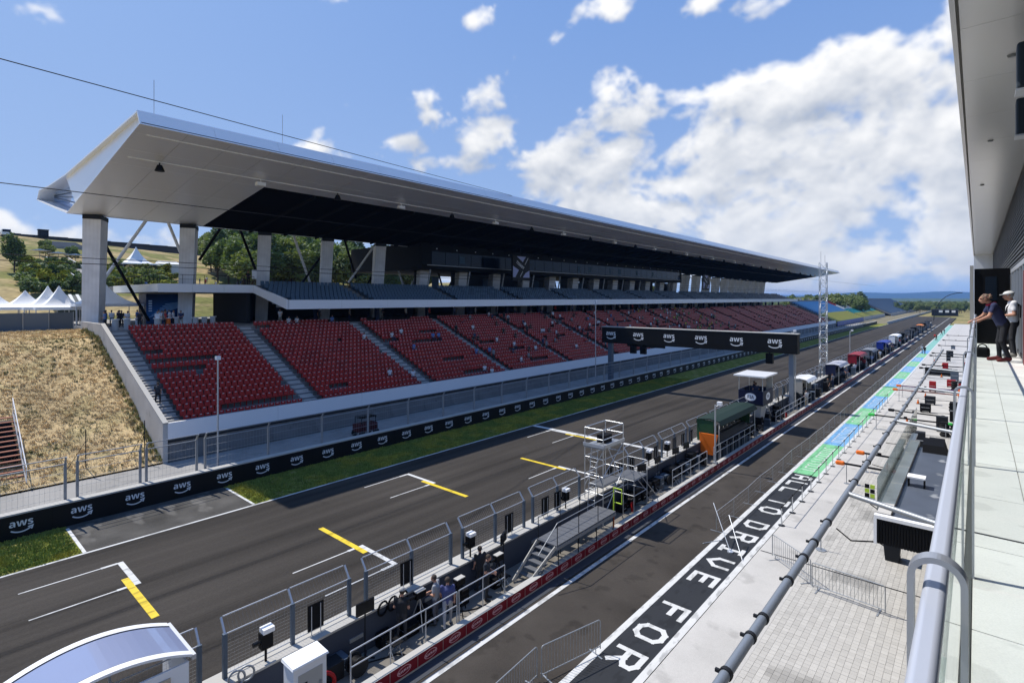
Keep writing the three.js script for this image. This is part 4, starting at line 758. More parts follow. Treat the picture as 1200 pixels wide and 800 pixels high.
// ---------------------------------------------------------------- marshals' shelter, cabinet, poles, cables
{
  const o = thing('marshal_shelter', 'shelter with arched blue glazed roof and white rims on the pit wall', 'shelter', [-15.3, PY, -3]);
  const prof = []; for (let k = 0; k <= 20; k++) { const z = -1.15 - 3.52 * k / 20, s = (z + 2.95) / 1.75; prof.push([z, 3.44 - .42 * s * s]); }
  const strip = (x0, x1, dy, th) => { const m = B(); for (let i = 0; i < 20; i++) { const [a, b] = prof[i], [c, d] = prof[i + 1]; m.hexa([V(x0, b + dy, a), V(x1, b + dy, a), V(x1, d + dy, c), V(x0, d + dy, c), V(x0, b + dy + th, a), V(x1, b + dy + th, a), V(x1, d + dy + th, c), V(x0, d + dy + th, c)]); } return m; };
  strip(-16.05, -14.6, 0, .02).build('roof_glazing', new THREE.MeshPhysicalMaterial({ color: lin(.25, .29, .43), roughness: .16, clearcoat: 1, clearcoatRoughness: .06 }), o);
  for (const [a, b] of [[-16.28, -16.08], [-14.57, -14.37]]) strip(a, b, -.02, .06).build('roof_rim', M.white, o);
  for (const [a, b] of [[-16.08, -16.05], [-14.6, -14.57]]) strip(a, b, -.01, .04).build('seal', M.rubber, o);
  B().box(-16.28, -14.37, 2.94, 3.05, -4.75, -4.66).build('end_trim', M.alu, o);
  B().box(-14.46, -14.4, PY, 2.92, -4.6, -1.2).build('side_panel', M.white, o); B().box(-16.2, -14.47, 1.31, 2.92, -4.6, -4.55).build('front_panel', M.white, o);
  B().box(-14.39, -14.36, 2.2, 2.75, -4.2, -2.6).build('sign_panel', mt([.5, .42, .32], .6), o);
  const c = thing('switch_cabinet', 'white steel switch cabinet standing on the platform walkway', 'cabinet', [-13.98, PY, -7.35]);
  put('cabinet_body', new RoundedBoxGeometry(.56, 1.82 - PY, .96, 2, .015), M.white, c, [-13.98, (1.82 + PY) / 2, -7.35]);
  B().hexa([V(-14.31, 1.82, -6.82), V(-13.65, 1.82, -6.82), V(-13.65, 1.82, -7.88), V(-14.31, 1.82, -7.88), V(-14.29, 1.9, -6.84), V(-13.67, 1.87, -6.84), V(-13.67, 1.87, -7.86), V(-14.29, 1.9, -7.86)]).build('lid', M.whiteGloss, c);
  B().box(-13.70, -13.685, .6, 1.6, -7.7, -7.0).build('door', M.offwhite, c); B().box(-13.684, -13.67, 1.2, 1.35, -7.25, -7.1).build('label_plate', M.black, c); B().box(-13.684, -13.66, 1.05, 1.2, -7.66, -7.6).build('handle', M.galv, c);
  // monitors and clamped cameras on the wall top
  const cam = [[-6.9, 'black trackside camera with white hood clamped on the wall top near the cabinet'], [-15.1, 'tall white and black trackside camera clamped in the first fence gap past the crew'], [-21.7, 'white hooded trackside camera on the wall beside the scaffold tower'], [-30.6, 'white topped trackside camera on the wall beyond the scaffold tower'], [-33.2, 'small trackside camera on the wall before the dark green canopy']];
  for (const [z, L] of cam) { const k = thing('trackside_camera', L, 'camera', [-15.4, 1.31, z], 'trackside cameras on the pit wall'); B().tube([-15.4, 1.31, z], [-15.4, 1.75, z], .035, 6).build('stand', M.black, k); B().box(-15.52, -15.28, 1.72, 2.15, z - .16, z + .16).build('camera_body', M.black, k); B().box(-15.54, -15.26, 2.15, 2.28, z - .2, z + .12).build('hood', M.white, k); B().tube([-15.4, 1.92, z + .14], [-15.4, 1.92, z + .361], .07, 8).build('lens', M.blackGloss, k); }
  // tyres or cable coils hung on the wall
  for (const z of [-10.75, -11.15, -11.6]) { const g = new THREE.TorusGeometry(.22, .035, 6, 16); const m = put('cable_coil', g, M.black, null, [-15.18, 1.22, z]); m.rotation.y = Math.PI / 2 + .2; tag(m, 'coil of black cable hung over the pit wall top', 'cable', 'cable coils on the pit wall'); }
  for (const z of [-6.0, -6.25]) { const g = new THREE.TorusGeometry(.2, .03, 6, 16); const m = put('cable_coil', g, M.galv, null, [-15.14, 1.42, z]); m.rotation.y = Math.PI / 2 - .3; tag(m, 'coil of grey cable hung on the mesh near the white cabinet', 'cable', 'grey cable coils'); }
  for (const [z, L] of [[-8.2, 'dark hose reel lying on the walkway behind the white cabinet']]) { const g = new THREE.TorusGeometry(.3, .06, 8, 20); const m = put('hose_reel', g, M.red, null, [-14.5, PY + .3, z]); m.rotation.y = 1.2; tag(m, L, 'reel'); }
  // tall thin masts
  const mast = (x, y, z, h, L, lampDx = 0) => { const k = thing('camera_mast', L, 'mast', [x, y, z]); B().tube([x, y, z], [x, y + h, z], .065, 8, .05).build('pole', M.alu, k); B().cbox(x, y + .05, z, .3, .1, .3).build('base', M.galv, k); B().cbox(x + lampDx, y + h + .12, z, .3, .24, .26).build('camera_head', M.white, k); B().tube([x, y + h * .97, z], [x + lampDx + .01, y + h, z], .03, 5).build('arm', M.alu, k); };
  mast(-37, .05, -13.5, 7.7, 'slim grey camera mast behind the banner barrier by the grandstand corner');
  mast(-37.9, .05, -60.2, 11.2, 'slim pale camera mast beside the gantry column at the trackside');
  mast(-13.5, .45, -36.6, 4.0, 'thin white lamp pole on the kerb before the dark green canopy', .3);
  mast(-16, 1.3, -67, 6.6, 'thin lamp pole behind the gantry board on the pit wall', .3);
  mast(-15.4, 1.3, -100, 5.2, 'thin mast with twin camera heads among the team stands', .3);
  // cables strung along the straight
  const cable = (a, b, sag, L, r = .022) => { const pts = []; for (let k = 0; k <= 40; k++) { const t = k / 40; pts.push([lerp(a[0], b[0], t), lerp(a[1], b[1], t) - sag * 4 * t * (1 - t), lerp(a[2], b[2], t)]); } solo('overhead_cable', B().path(pts, r, 5), M.black, L, 'cable', 'overhead cables'); };
  { const [y, z] = onX(0, 66.5, -31), [y2, z2] = onX(600, 226, -45.2); const y3 = yFront(z2) + 1.12, d = [-45.2 + 31, y3 - y, z2 - z]; cable([-31 - d[0] * .4, y - d[1] * .4, z - d[2] * .4], [-45.2, y3, z2], .1, 'thin dark cable running up to the front edge of the stand roof', .025); }
  cable([-30, 16.45, 12], [-30, 16.6, -250], .2, 'long thin cable strung above the track below roof height', .02);
  cable([-33, 13.72, 12], [-33, 13.8, -250], .15, 'upper one of two close cables strung at balcony height', .018);
  cable([-33, 13.45, 12], [-33, 13.5, -250], .15, 'lower one of two close cables strung at balcony height', .018);
}
// ---------------------------------------------------------------- before the garages: booms, rail, canopy, bin
{
  const r = thing('outrigger_rail', 'long grey pipe rail carried on outriggers from the pit building', 'rail', [-1.77, 8.2, -20]);
  B().tube([-1.77, 8.2, 6], [-1.77, 8.2, -47], .05, 14).build('pipe', mt([.24, .27, .31], .45, { metalness: .4 }), r);
  const zs = [[851, 780], [879.5, 739], [894.5, 720], [924, 676], [942, 646], [954, 627.5], [970, 605]].map(p => onX(p[0], p[1], -1.77)[1]); for (let z = -12; z > -46; z -= 1.6) zs.push(z);
  for (const z of zs) B().tube([-1.77, 8.2, z - .025], [-1.77, 8.2, z + .025], .062, 12).cbox(-1.84, 8.2, z, .06, .03, .03).build('collar', M.darkSteel, r);
  for (const z of [-3.6, -11.2, -18.75, -26.4, -34]) { B().tube([-1.77, 8.2, z], [-.15, 8.2, z + .75], .045, 10).build('outrigger', M.galv, r); }
  const boom = (z, x0, x1, y, L, c1, c2, dz = 0) => {
    const o = thing('garage_boom', L, 'boom', [x0, 0, z], 'booms before the garages'), g = V(x0 + .45, 0, z);
    B().bar([x0 + .3, y, z], [x1, y, z + dz], .09, .11).build('arm', c1, o); put('end_pad', new RoundedBoxGeometry(.5, .26, .3, 3, .1), c2, o, [x0 + .1, y, z]); put('end_pad', new RoundedBoxGeometry(.3, .2, .24, 3, .08), c2, o, [x1 - .1, y, z + dz]);
    B().tube([x0 + .45, .02, z], [x0 + .45, y, z], .022, 6).tube([x0 + .45, 0, z], [x0 + .45, .03, z], .16, 10).build('prop', M.galv, o); B().tube([x1 - .4, .02, z + dz], [x1 - .4, y, z + dz], .022, 6).build('prop', M.galv, o);
    B().cbox(lerp(x0, x1, .45), y + .1, z + dz * .45, .22, .14, .2).build('hose_joint', M.black, o);
  };
  const pur = mt([.09, .03, .14], .5), brn = mt([.2, .05, .04], .5);
  boom(-39.4, -6.7, -3.6, 1.25, 'black boom with orange padded end closest to the pipe outrigger', M.black, M.orange);
  boom(-42.9, -6.1, -3.5, 1.25, 'black boom with orange padded ends before the glass screen', M.black, M.orange);
  boom(-57.6, -7.3, -1.6, 1.25, 'black boom with a bright green end by the blue painted box', M.black, mt([.05, .5, .08], .5));
  boom(-61.2, -6.2, -2.2, 1.25, 'black boom propped behind the green ended one', M.black, M.black, .4);
  boom(-75, -7.2, -1.4, 1.3, 'dark red boom with orange tipped end', brn, M.orange); boom(-78.6, -7.2, -1.4, 1.3, 'dark purple boom with orange tipped end', pur, M.orange);
  const fb = 'dark boom among the farther garages'; for (const z of [-101, -106, -124, -130, -152, -172, -195]) boom(z, -6.5, -1, 1.3, fb, M.black, M.black, .3);
  const so = (name, mb, m, L, c, g) => solo(name, mb, m, L, c, g);
  // projecting canopy roof with louvred front
  const k = thing('garage_canopy', 'flat dark roofed canopy with black louvred front projecting below the terrace', 'canopy', [-1.3, 3, -29]);
  const tRoof = tex(512, (u, v) => { const sp = sstep(.66, .8, fbm(u * 14, v * 9, 111, 3, 14)), p = fbm(u * 5, v * 5, 113, 4, 5); return S3(.075 + .2 * sp, .09 + .2 * sp, .12 + .19 * sp, .7 + .6 * p); }, 6);
  B().box(-2.7, .3, 3.0, 3.9, -35.2, -22.92).build('roof_slab', M.darkSteel, k);
  B().box(-2.3, .28, 3.9, 3.94, -35.1, -23.1).build('roof_felt', mt('#ffffff', .6, { map: tRoof }), k);
  B().box(-2.72, -2.32, 3.9, 4.06, -36, -23.05).build('upstand', M.concrete, k);
  B().box(-2.78, .3, 3.9, 4.02, -23.04, -22.8).build('white_trim', M.white, k); B().box(-2.79, -2.7, 3.0, 3.9, -23, -22.8).build('corner_trim', M.white, k);
  for (let x = -2.68; x < .28; x += .085) B().box(x, x + .05, 3.02, 3.89, -22.915, -22.83).build('louvre_slat', M.black, k);
  for (let z = -24.2; z > -40; z -= 2.9) B().box(-2.85, -2.835, 3.6, 4.95, z - 2.86, z).build('glass_screen', new THREE.MeshPhysicalMaterial({ color: lin(.55, .6, .6), transmission: 1, roughness: .08, thickness: 0 }), k);
  B().box(-2.87, -2.7, 3.5, 3.6, -40.2, -24.1).build('screen_shoe', M.alu, k);
  so('roof_hatch', B().hexa([V(-2.1, 3.94, -34), V(-1.1, 3.94, -34), V(-1.1, 3.94, -35), V(-2.1, 3.94, -35), V(-2.1, 4.3, -34.2), V(-1.25, 4.3, -34.2), V(-1.25, 4.5, -35), V(-2.1, 4.5, -35)]), M.black, 'black hatch box on the far end of the flat dark canopy roof', 'hatch');
  { const b = thing('roof_bench', 'small white topped bench standing on the flat dark canopy roof', 'bench', [-1.95, 3.94, -27.7]); B().box(-2.2, -1.6, 4.3, 4.36, -27.95, -27.4).build('top', M.white, b); for (const x of [-2.18, -1.66]) B().box(x, x + .04, 3.94, 4.3, -27.9, -27.45).build('leg', M.black, b); }
  { const b = thing('litter_bin', 'dark grey wheeled litter bin on the paving under the louvred canopy', 'bin', [-2.85, -.01, -29.3]); B().hexa([V(-3.12, .0, -29.0), V(-2.62, .0, -29.0), V(-2.62, .0, -29.5), V(-3.12, .0, -29.5), V(-3.2, 1.0, -28.9), V(-2.54, 1.0, -28.9), V(-2.54, 1.0, -29.6), V(-3.2, 1.0, -29.6)]).build('body', M.darkSteel, b); B().box(-3.22, -2.52, 1.0, 1.07, -29.62, -28.88).build('lid', M.black, b); for (const x of [-3.1, -2.64]) B().tube([x - .03, .08, -29.55], [x + .03, .08, -29.55], .09, 10).build('wheel', M.rubber, b); }
  { const b = thing('pole_stand', 'thin steel pole stand on a round base behind the askew crowd barrier', 'stand', [-5.5, 0, -28.2]); B().tube([-5.5, 0, -28.2], [-5.5, .03, -28.2], .22, 14).build('base', M.galv, b); B().tube([-5.5, .03, -28.2], [-5.5, 1.2, -28.2], .025, 6).build('pole', M.galv, b); }
  { const b = thing('crossed_poles', 'two thin white poles leaning crosswise over the painted letters', 'poles', [-9, 0, -25.6]); B().tube([-9.9, 1.55, -26.6], [-8.6, .02, -25.2], .022, 6).tube([-8.6, .0, -25.2], [-8.6, .05, -25.2], .14, 10).build('pole', M.silver, b); B().tube([-9.0, 1.3, -26.2], [-7.9, .02, -24.7], .022, 6).tube([-9.9, .02, -25.2], [-9.3, .02, -26.2], .02, 5).build('pole', M.silver, b); }
  so('cable_run', B().path([[-5.4, .02, -31.3], [-4.6, .02, -30.2], [-3.6, .02, -30.9], [-3.0, .02, -30.2]], .035, 6), M.black, 'loose black cable snaking on the paving before the canopy', 'cable');
  so('cable_run', B().path([[-4.6, .02, -36.3], [-4.0, .02, -35.4], [-3.3, .02, -35.2]], .03, 6), M.black, 'short black cable on the apron by the orange ended boom', 'cable');
  { const b = thing('checker_board', 'small lime checked wheel marker board on the apron', 'board', [-4.7, 0, -36.6]); for (let i = 0; i < 2; i++) for (let j = 0; j < 3; j++) B().box(-4.9 + .26 * i, -4.68 + .26 * i, .3 + .26 * j, .52 + .26 * j, -36.62, -36.56).build('tile', (i + j) % 2 ? M.lime : M.black, b); B().box(-4.92, -4.4, .24, .3, -36.63, -36.55).tube([-4.66, 0, -36.6], [-4.66, .24, -36.6], .03, 6).build('stand', M.galv, b); }
  for (const [x, z, w, h, L] of [[-2.2, -49, .9, 1.5, 'black cabinet on the apron beyond the glass screen'], [-1.6, -66, .8, 1.7, 'tall black tyre rack before the farther garages'], [-4.5, -104, 3.2, 1.0, 'low dark trolley crossing the pale apron']]) { const b = thing('garage_trolley', L, 'trolley', [x, 0, z]); put('trolley_body', new RoundedBoxGeometry(w, h, .9, 2, .05), M.black, b, [x, h / 2 + .12, z]); for (const s of [-1, 1]) B().tube([x + s * w * .4, .1, z - .3], [x + s * w * .4, .1, z + .3], .1, 8).build('wheel', M.rubber, b); B().box(x - w / 2, x + w / 2, h * .6, h * .66, z + .452, z + .46).build('band', M.galv, b); }
  { const b = thing('privacy_screen', 'red privacy screen standing before the farther garages', 'screen', [-1.3, 0, -82]); B().box(-1.7, -.9, .1, 1.7, -82.1, -82).build('face', M.red, b); B().box(-1.7, -1.6, 0, .1, -82.3, -81.8).box(-1, -.9, 0, .1, -82.3, -81.8).build('foot', M.black, b); }
}
// more working kit on the apron, farther along
{
  const tyreG = new THREE.TorusGeometry(.25, .11, 8, 18).rotateX(Math.PI / 2).scale(1, 1.35, 1);
  const tyres = (x, z, n) => { const o = thing('tyre_stack', 'stack of black tyres standing before the garages', 'tyres', [x, 0, z], 'tyre stacks before the garages'); for (let k = 0; k < n; k++) put('tyre', tyreG, M.rubber, o, [x + rr(-.03, .03), .15 + .3 * k, z + rr(-.03, .03)]); };
  for (const [x, z, n] of [[-1.6, -46, 4], [-2.3, -46.2, 3], [-1.4, -58, 4], [-2.1, -58.4, 4], [-1.2, -71, 4], [-1.9, -71.5, 3], [-1.5, -88, 4], [-2.2, -88.3, 4], [-1.4, -112, 4], [-1.6, -140, 4]]) tyres(x, z, n);
  for (let i = 0; i < 16; i++) { const x = rr(-4.6, -1), z = -46 - i * 7.5 + rr(-2, 2), w = rr(.6, 1.1), h = rr(.6, 1.3), o = thing('tool_cabinet', 'dark wheeled tool cabinet on the pale apron before the garages', 'cabinet', [x, 0, z], 'tool cabinets before the garages'); put('cabinet_body', new RoundedBoxGeometry(w, h, .6, 2, .03), pick([M.black, M.darkSteel, M.red, M.steelBlue]), o, [x, .14 + h / 2, z]); for (const s of [-1, 1]) B().tube([x + s * w * .4, .07, z - .2], [x + s * w * .4, .07, z + .2], .07, 8).build('wheel', M.rubber, o); B().box(x - w * .4, x + w * .4, .14 + h * .5, .14 + h * .54, z + .302, z + .31).build('handle', M.alu, o); }
  for (let i = 0; i < 12; i++) { const z0 = -44 - i * 9 + rr(-2, 2), pts = []; for (let k = 0; k <= 12; k++) pts.push([-5.6 + .38 * k, .025, z0 + .35 * Math.sin(k * .9 + i) + rr(-.05, .05)]); solo('floor_cable', B().path(pts, .025, 5), M.black, 'black cable trailing across the pale apron', 'cable', 'cables across the apron'); }
  for (let i = 0; i < 10; i++) { const x = rr(-6.6, -3.2), z = -46 - i * 9 + rr(-2, 2), o = thing('traffic_cone', 'small orange cone on the pale apron', 'cone', [x, 0, z], 'cones on the apron'); B().tube([x, .03, z], [x, .5, z], .13, 10, .03).build('cone_body', M.orange, o); B().cbox(x, .02, z, .34, .04, .34).build('foot', M.black, o); }
}
// ---------------------------------------------------------------- the pit building: terrace, balustrade, soffit, glazed wall
const FL = EYE - 1.55;
{
  const pb = thing('pit_building', 'grey pit building with tiled terrace and overhanging flat canopy', 'building', [.6, 0, -20]);
  const Z0 = 4, Z1 = -24.6, ZE = -52, SY = EYE + 3.2;
  B().box(.3, 6, 0, FL - .35, -90, Z0).build('lower_wall', M.concreteMid, pb);
  const fl = B().box(-.19, 6, FL - .35, FL - .008, -90, Z0).build('floor_slab', M.concrete, pb);
  const tileT = tex(512, (u, v) => { const p = fbm(u * 7, v * 7, 121, 5, 7), f = H3(u * 512 | 0, v * 512 | 0, 12), st = sstep(.66, .75, fbm(u * 9, v * 22, 123, 3, 9)); return S3(.67, .655, .63, 1 + .2 * (p - .5) + .1 * (f - .5) - .12 * st); }, 2.4);
  const tm = [0, 1, 2].map(i => mt([.96 + .04 * i, .96 + .04 * i, .95 + .04 * i], .75, { map: tileT, bumpMap: fineBump, bumpScale: .0012 }));
  for (let z = 3.47; z > -24; z -= 1.13) for (const [a, b] of [[-.185, -.068], [-.022, .268], [.274, .83]]) {
    const c = z > -4.69 && z - 1.13 < -4.69 ? [[z, -4.675], [-4.705, z - 1.124]] : [[z, z - 1.124]];
    for (const [p, q] of c) if (p - q > .02) B().hexa([V(a, FL - .007, p), V(b, FL - .007, p), V(b, FL - .007, q), V(a, FL - .007, q), V(a + .002, FL, p - .002), V(b - .002, FL, p - .002), V(b - .002, FL, q + .002), V(a + .002, FL, q + .002)]).build('floor_tile', pick(tm), fl);
  }
  B().box(-.185, .83, FL - .0075, FL - .002, -4.703, -4.677).build('expansion_joint', M.darkSteel, fl);
  for (const z of [-1.72, -1.80]) for (const x of [-.175, -.13]) B().box(x, x + .028, FL + .001, FL + .006, z - .05, z + .02).build('dark_plate', M.black, fl);  // small black plates in pairs on the tile strip outside the glass
  // canopy
  const cp = B().box(-.2, 6, SY + .07, SY + .45, -90, Z0).build('canopy', M.concreteMid, pb);
  for (let z = Z0; z > ZE; z -= 2.05) { B().box(-.155, .83, SY, SY + .05, z - 2.043, z).build('soffit_panel', M.soffitGloss, cp); B().box(-.235, -.185, SY - .01, SY + .07, z - 2.043, z).build('edge_trim', M.soffitGloss, cp); }
  
  for (const [x, z] of [[.1, -20], [.2, -14.5], [.34, -9.6], [.3, -7.4], [.38, -5.9]]) B().tube([x, SY, z], [x, SY - .03, z], .05, 10, .035).build('downlight', M.galv, cp);
  // wall: louvres over glazing
  B().box(.95, 6, FL, SY + .05, -90, Z0).build('back_wall', M.darkSteel, pb);
  for (let y = FL + 2.55; y < SY - .02; y += .115) B().box(.84, .94, y, y + .045, ZE, Z0).build('louvre_slat', mt([.07, .075, .082], .5), pb);
  B().box(.84, .95, FL + 2.4, FL + 2.52, Z1, Z0).build('transom', M.alu, pb);
  for (let z = Z0; z > Z1; z -= 1.4) { B().box(.885, .9, FL + .1, FL + 2.4, z - 1.34, z).build('window_pane', M.glassDark, pb); B().box(.84, .93, FL, FL + 2.4, z - 1.4, z - 1.345).build('mullion', M.alu, pb); }
  B().box(.86, .92, FL, FL + .1, Z1, Z0).build('window_sill', M.darkSteel, pb);
  B().box(.80, .84, FL + .02, FL + 2.2, -17.2, -16.3).build('open_door', mt([.16, .02, .02], .5), pb);
  // end of the terrace
  B().box(-.2, .95, FL, SY, ZE - .15, ZE - .05).build('end_wall', M.soffit, pb); B().box(-.08, .83, FL, FL + 2.58, Z1 - .05, Z1).build('end_door', M.black, pb); B().box(-.2, -.1, FL, FL + 2.7, Z1 - .05, Z1 + .05).build('end_post', M.offwhite, pb);
  B().box(.2, .5, FL + 1.5, FL + 2.3, Z1, Z1 + .01).build('end_window', M.glassDark, pb);
  for (const [z, x] of [[-8, .42], [-10.2, .5]]) { const s = thing('wall_speaker', 'dark loudspeaker hung from the canopy beside the louvred wall', 'speaker', [x, 14, z], 'canopy speakers'); put('cabinet', new RoundedBoxGeometry(.2, .5, .26, 2, .03), mt([.02, .03, .04], .5), s, [x, 14.2, z]); B().tube([x, 14.45, z], [x, SY, z], .02, 6).build('hanger', M.alu, s); B().box(x - .11, x + .11, 13.93, 13.95, z - .13, z + .13).build('bracket', M.alu, s); }
  // balustrade
  const bl = thing('balustrade', 'glass balustrade with pale round edged handrail along the terrace', 'balustrade', [-.06, FL, -10]);
  B().box(-.066, -.05, FL - .007, FL + .006, Z1, Z0).box(-.04, -.024, FL - .007, FL + .006, Z1, Z0).build('channel', mt([.13, .135, .13], .5, { metalness: .4 }), bl);
  for (let z = Z0; z > Z1; z -= 1.3) B().box(-.052, -.040, FL - .02, FL + .93, Math.max(z - 1.288, Z1), z).build('glass_pane', M.glass, bl);
  put('handrail', new RoundedBoxGeometry(.037, .034, Z0 - Z1, 4, .012), mt([.5, .53, .6], .38, { metalness: .3 }), bl, [-.062, FL + .985, (Z0 + Z1) / 2]);
  for (let z = -1.3; z > -24; z -= 2.62) {
    const m = B(), pts = [[-.098, FL + .82], [-.098, FL + .95]]; for (let k = 0; k <= 24; k++) { const w = Math.PI * k / 24; pts.push([-.058 - .04 * Math.cos(w), FL + 1.015 + .04 * Math.sin(w)]); }
    pts.push([-.018, FL + .9], [-.018, FL + .2], [-.018, FL]);
    const nrm = pts.map((p, i) => { const a = pts[Math.max(0, i - 1)], c = pts[Math.min(pts.length - 1, i + 1)], dx = c[0] - a[0], dy = c[1] - a[1], l = Math.hypot(dx, dy); return [-dy / l * .0055, dx / l * .0055]; });
    const C = (i, s, zz) => V(pts[i][0] + nrm[i][0] * s, pts[i][1] + nrm[i][1] * s, z + zz);
    for (let i = 0; i + 1 < pts.length; i++) for (const [p, q, r2, t] of [[[1, .016], [1, -.016], [1, .016], [1, -.016]], [[-1, -.016], [-1, .016], [-1, -.016], [-1, .016]], [[-1, .016], [1, .016], [-1, .016], [1, .016]], [[1, -.016], [-1, -.016], [1, -.016], [-1, -.016]]]) m.quad(C(i, ...p), C(i + 1, ...r2), C(i + 1, ...t), C(i, ...q));
    m.build('bracket', mt([.42, .44, .48], .35, { metalness: .6 }), bl);
  }
}
// ---------------------------------------------------------------- people: joints -> smooth distance field -> one surface
function fieldMesh(bones, cell, k = .035) {             // bones: [a, b, ra, rb, colour key]
  const mn = [1e9, 1e9, 1e9], mx = [-1e9, -1e9, -1e9];
  for (const [a, b, r, s] of bones) for (let i = 0; i < 3; i++) { mn[i] = Math.min(mn[i], a[i] - r, b[i] - s); mx[i] = Math.max(mx[i], a[i] + r, b[i] + s); }
  const N = mn.map((v, i) => Math.ceil((mx[i] - v) / cell) + 5), o = mn.map(v => v - 2 * cell), F = new Float32Array(N[0] * N[1] * N[2]).fill(1);
  const dist = (p, w) => { const [a, b, ra, rb] = w, dx = b[0] - a[0], dy = b[1] - a[1], dz = b[2] - a[2], L = dx * dx + dy * dy + dz * dz || 1e-9; let t = ((p[0] - a[0]) * dx + (p[1] - a[1]) * dy + (p[2] - a[2]) * dz) / L; t = clamp(t); return Math.hypot(p[0] - a[0] - dx * t, p[1] - a[1] - dy * t, p[2] - a[2] - dz * t) - (ra + (rb - ra) * t); };
  const id = (i, j, l) => (l * N[1] + j) * N[0] + i;
  for (const w of bones) {                               // only touch cells near each bone
    const pad = k * 2 + cell * 2, lo = [0, 1, 2].map(i => Math.max(0, Math.floor((Math.min(w[0][i] - w[2], w[1][i] - w[3]) - pad - o[i]) / cell))), hi = [0, 1, 2].map(i => Math.min(N[i] - 1, Math.ceil((Math.max(w[0][i] + w[2], w[1][i] + w[3]) + pad - o[i]) / cell)));
    for (let l = lo[2]; l <= hi[2]; l++) for (let j = lo[1]; j <= hi[1]; j++) for (let i = lo[0]; i <= hi[0]; i++) {
      const d = dist([o[0] + i * cell, o[1] + j * cell, o[2] + l * cell], w), q = id(i, j, l), f = F[q], h = clamp(.5 + .5 * (f - d) / k); F[q] = lerp(f, d, h) - k * h * (1 - h);
    }
  }
  const P = [], C = [], I = [], at = new Int32Array(F.length).fill(-1);
  for (let l = 0; l < N[2] - 1; l++) for (let j = 0; j < N[1] - 1; j++) for (let i = 0; i < N[0] - 1; i++) {
    let n = 0, s = [0, 0, 0], m = 0; const v = [];
    for (let c = 0; c < 8; c++) { const f = F[id(i + (c & 1), j + (c >> 1 & 1), l + (c >> 2))]; v.push(f); if (f < 0) m++; }
    if (!m || m === 8) continue;
    for (const [a, b] of [[0, 1], [2, 3], [4, 5], [6, 7], [0, 2], [1, 3], [4, 6], [5, 7], [0, 4], [1, 5], [2, 6], [3, 7]]) if ((v[a] < 0) !== (v[b] < 0)) { const t = v[a] / (v[a] - v[b]); n++; s[0] += (a & 1) + t * ((b & 1) - (a & 1)); s[1] += (a >> 1 & 1) + t * ((b >> 1 & 1) - (a >> 1 & 1)); s[2] += (a >> 2) + t * ((b >> 2) - (a >> 2)); }
    const p = [o[0] + (i + s[0] / n) * cell, o[1] + (j + s[1] / n) * cell, o[2] + (l + s[2] / n) * cell];
    at[id(i, j, l)] = P.length / 3; P.push(...p);
    let best = 1e9, col = null; for (const w of bones) { const d = dist(p, w) - (w[5] || 0); if (d < best) { best = d; col = w[4]; } } C.push(...col);
  }
  const face = (a, b, c, d, flip) => { if (a < 0 || b < 0 || c < 0 || d < 0) return; flip ? I.push(a, c, b, a, d, c) : I.push(a, b, c, a, c, d); };
  for (let l = 1; l < N[2] - 1; l++) for (let j = 1; j < N[1] - 1; j++) for (let i = 1; i < N[0] - 1; i++) {
    const f = F[id(i, j, l)] < 0;
    if (f !== F[id(i + 1, j, l)] < 0) face(at[id(i, j - 1, l - 1)], at[id(i, j, l - 1)], at[id(i, j, l)], at[id(i, j - 1, l)], !f);
    if (f !== F[id(i, j + 1, l)] < 0) face(at[id(i - 1, j, l - 1)], at[id(i - 1, j, l)], at[id(i, j, l)], at[id(i, j, l - 1)], !f);
    if (f !== F[id(i, j, l + 1)] < 0) face(at[id(i - 1, j - 1, l)], at[id(i, j - 1, l)], at[id(i, j, l)], at[id(i - 1, j, l)], !f);
  }
  const g = new THREE.BufferGeometry(); g.setAttribute('position', new THREE.Float32BufferAttribute(P, 3)); g.setAttribute('color', new THREE.Float32BufferAttribute(C, 3)); g.setIndex(I); g.computeVertexNormals();
  return g;
}
const bodyMat = new THREE.MeshStandardMaterial({ vertexColors: true, roughness: .85 });
const SKIN = [.46, .24, .16];
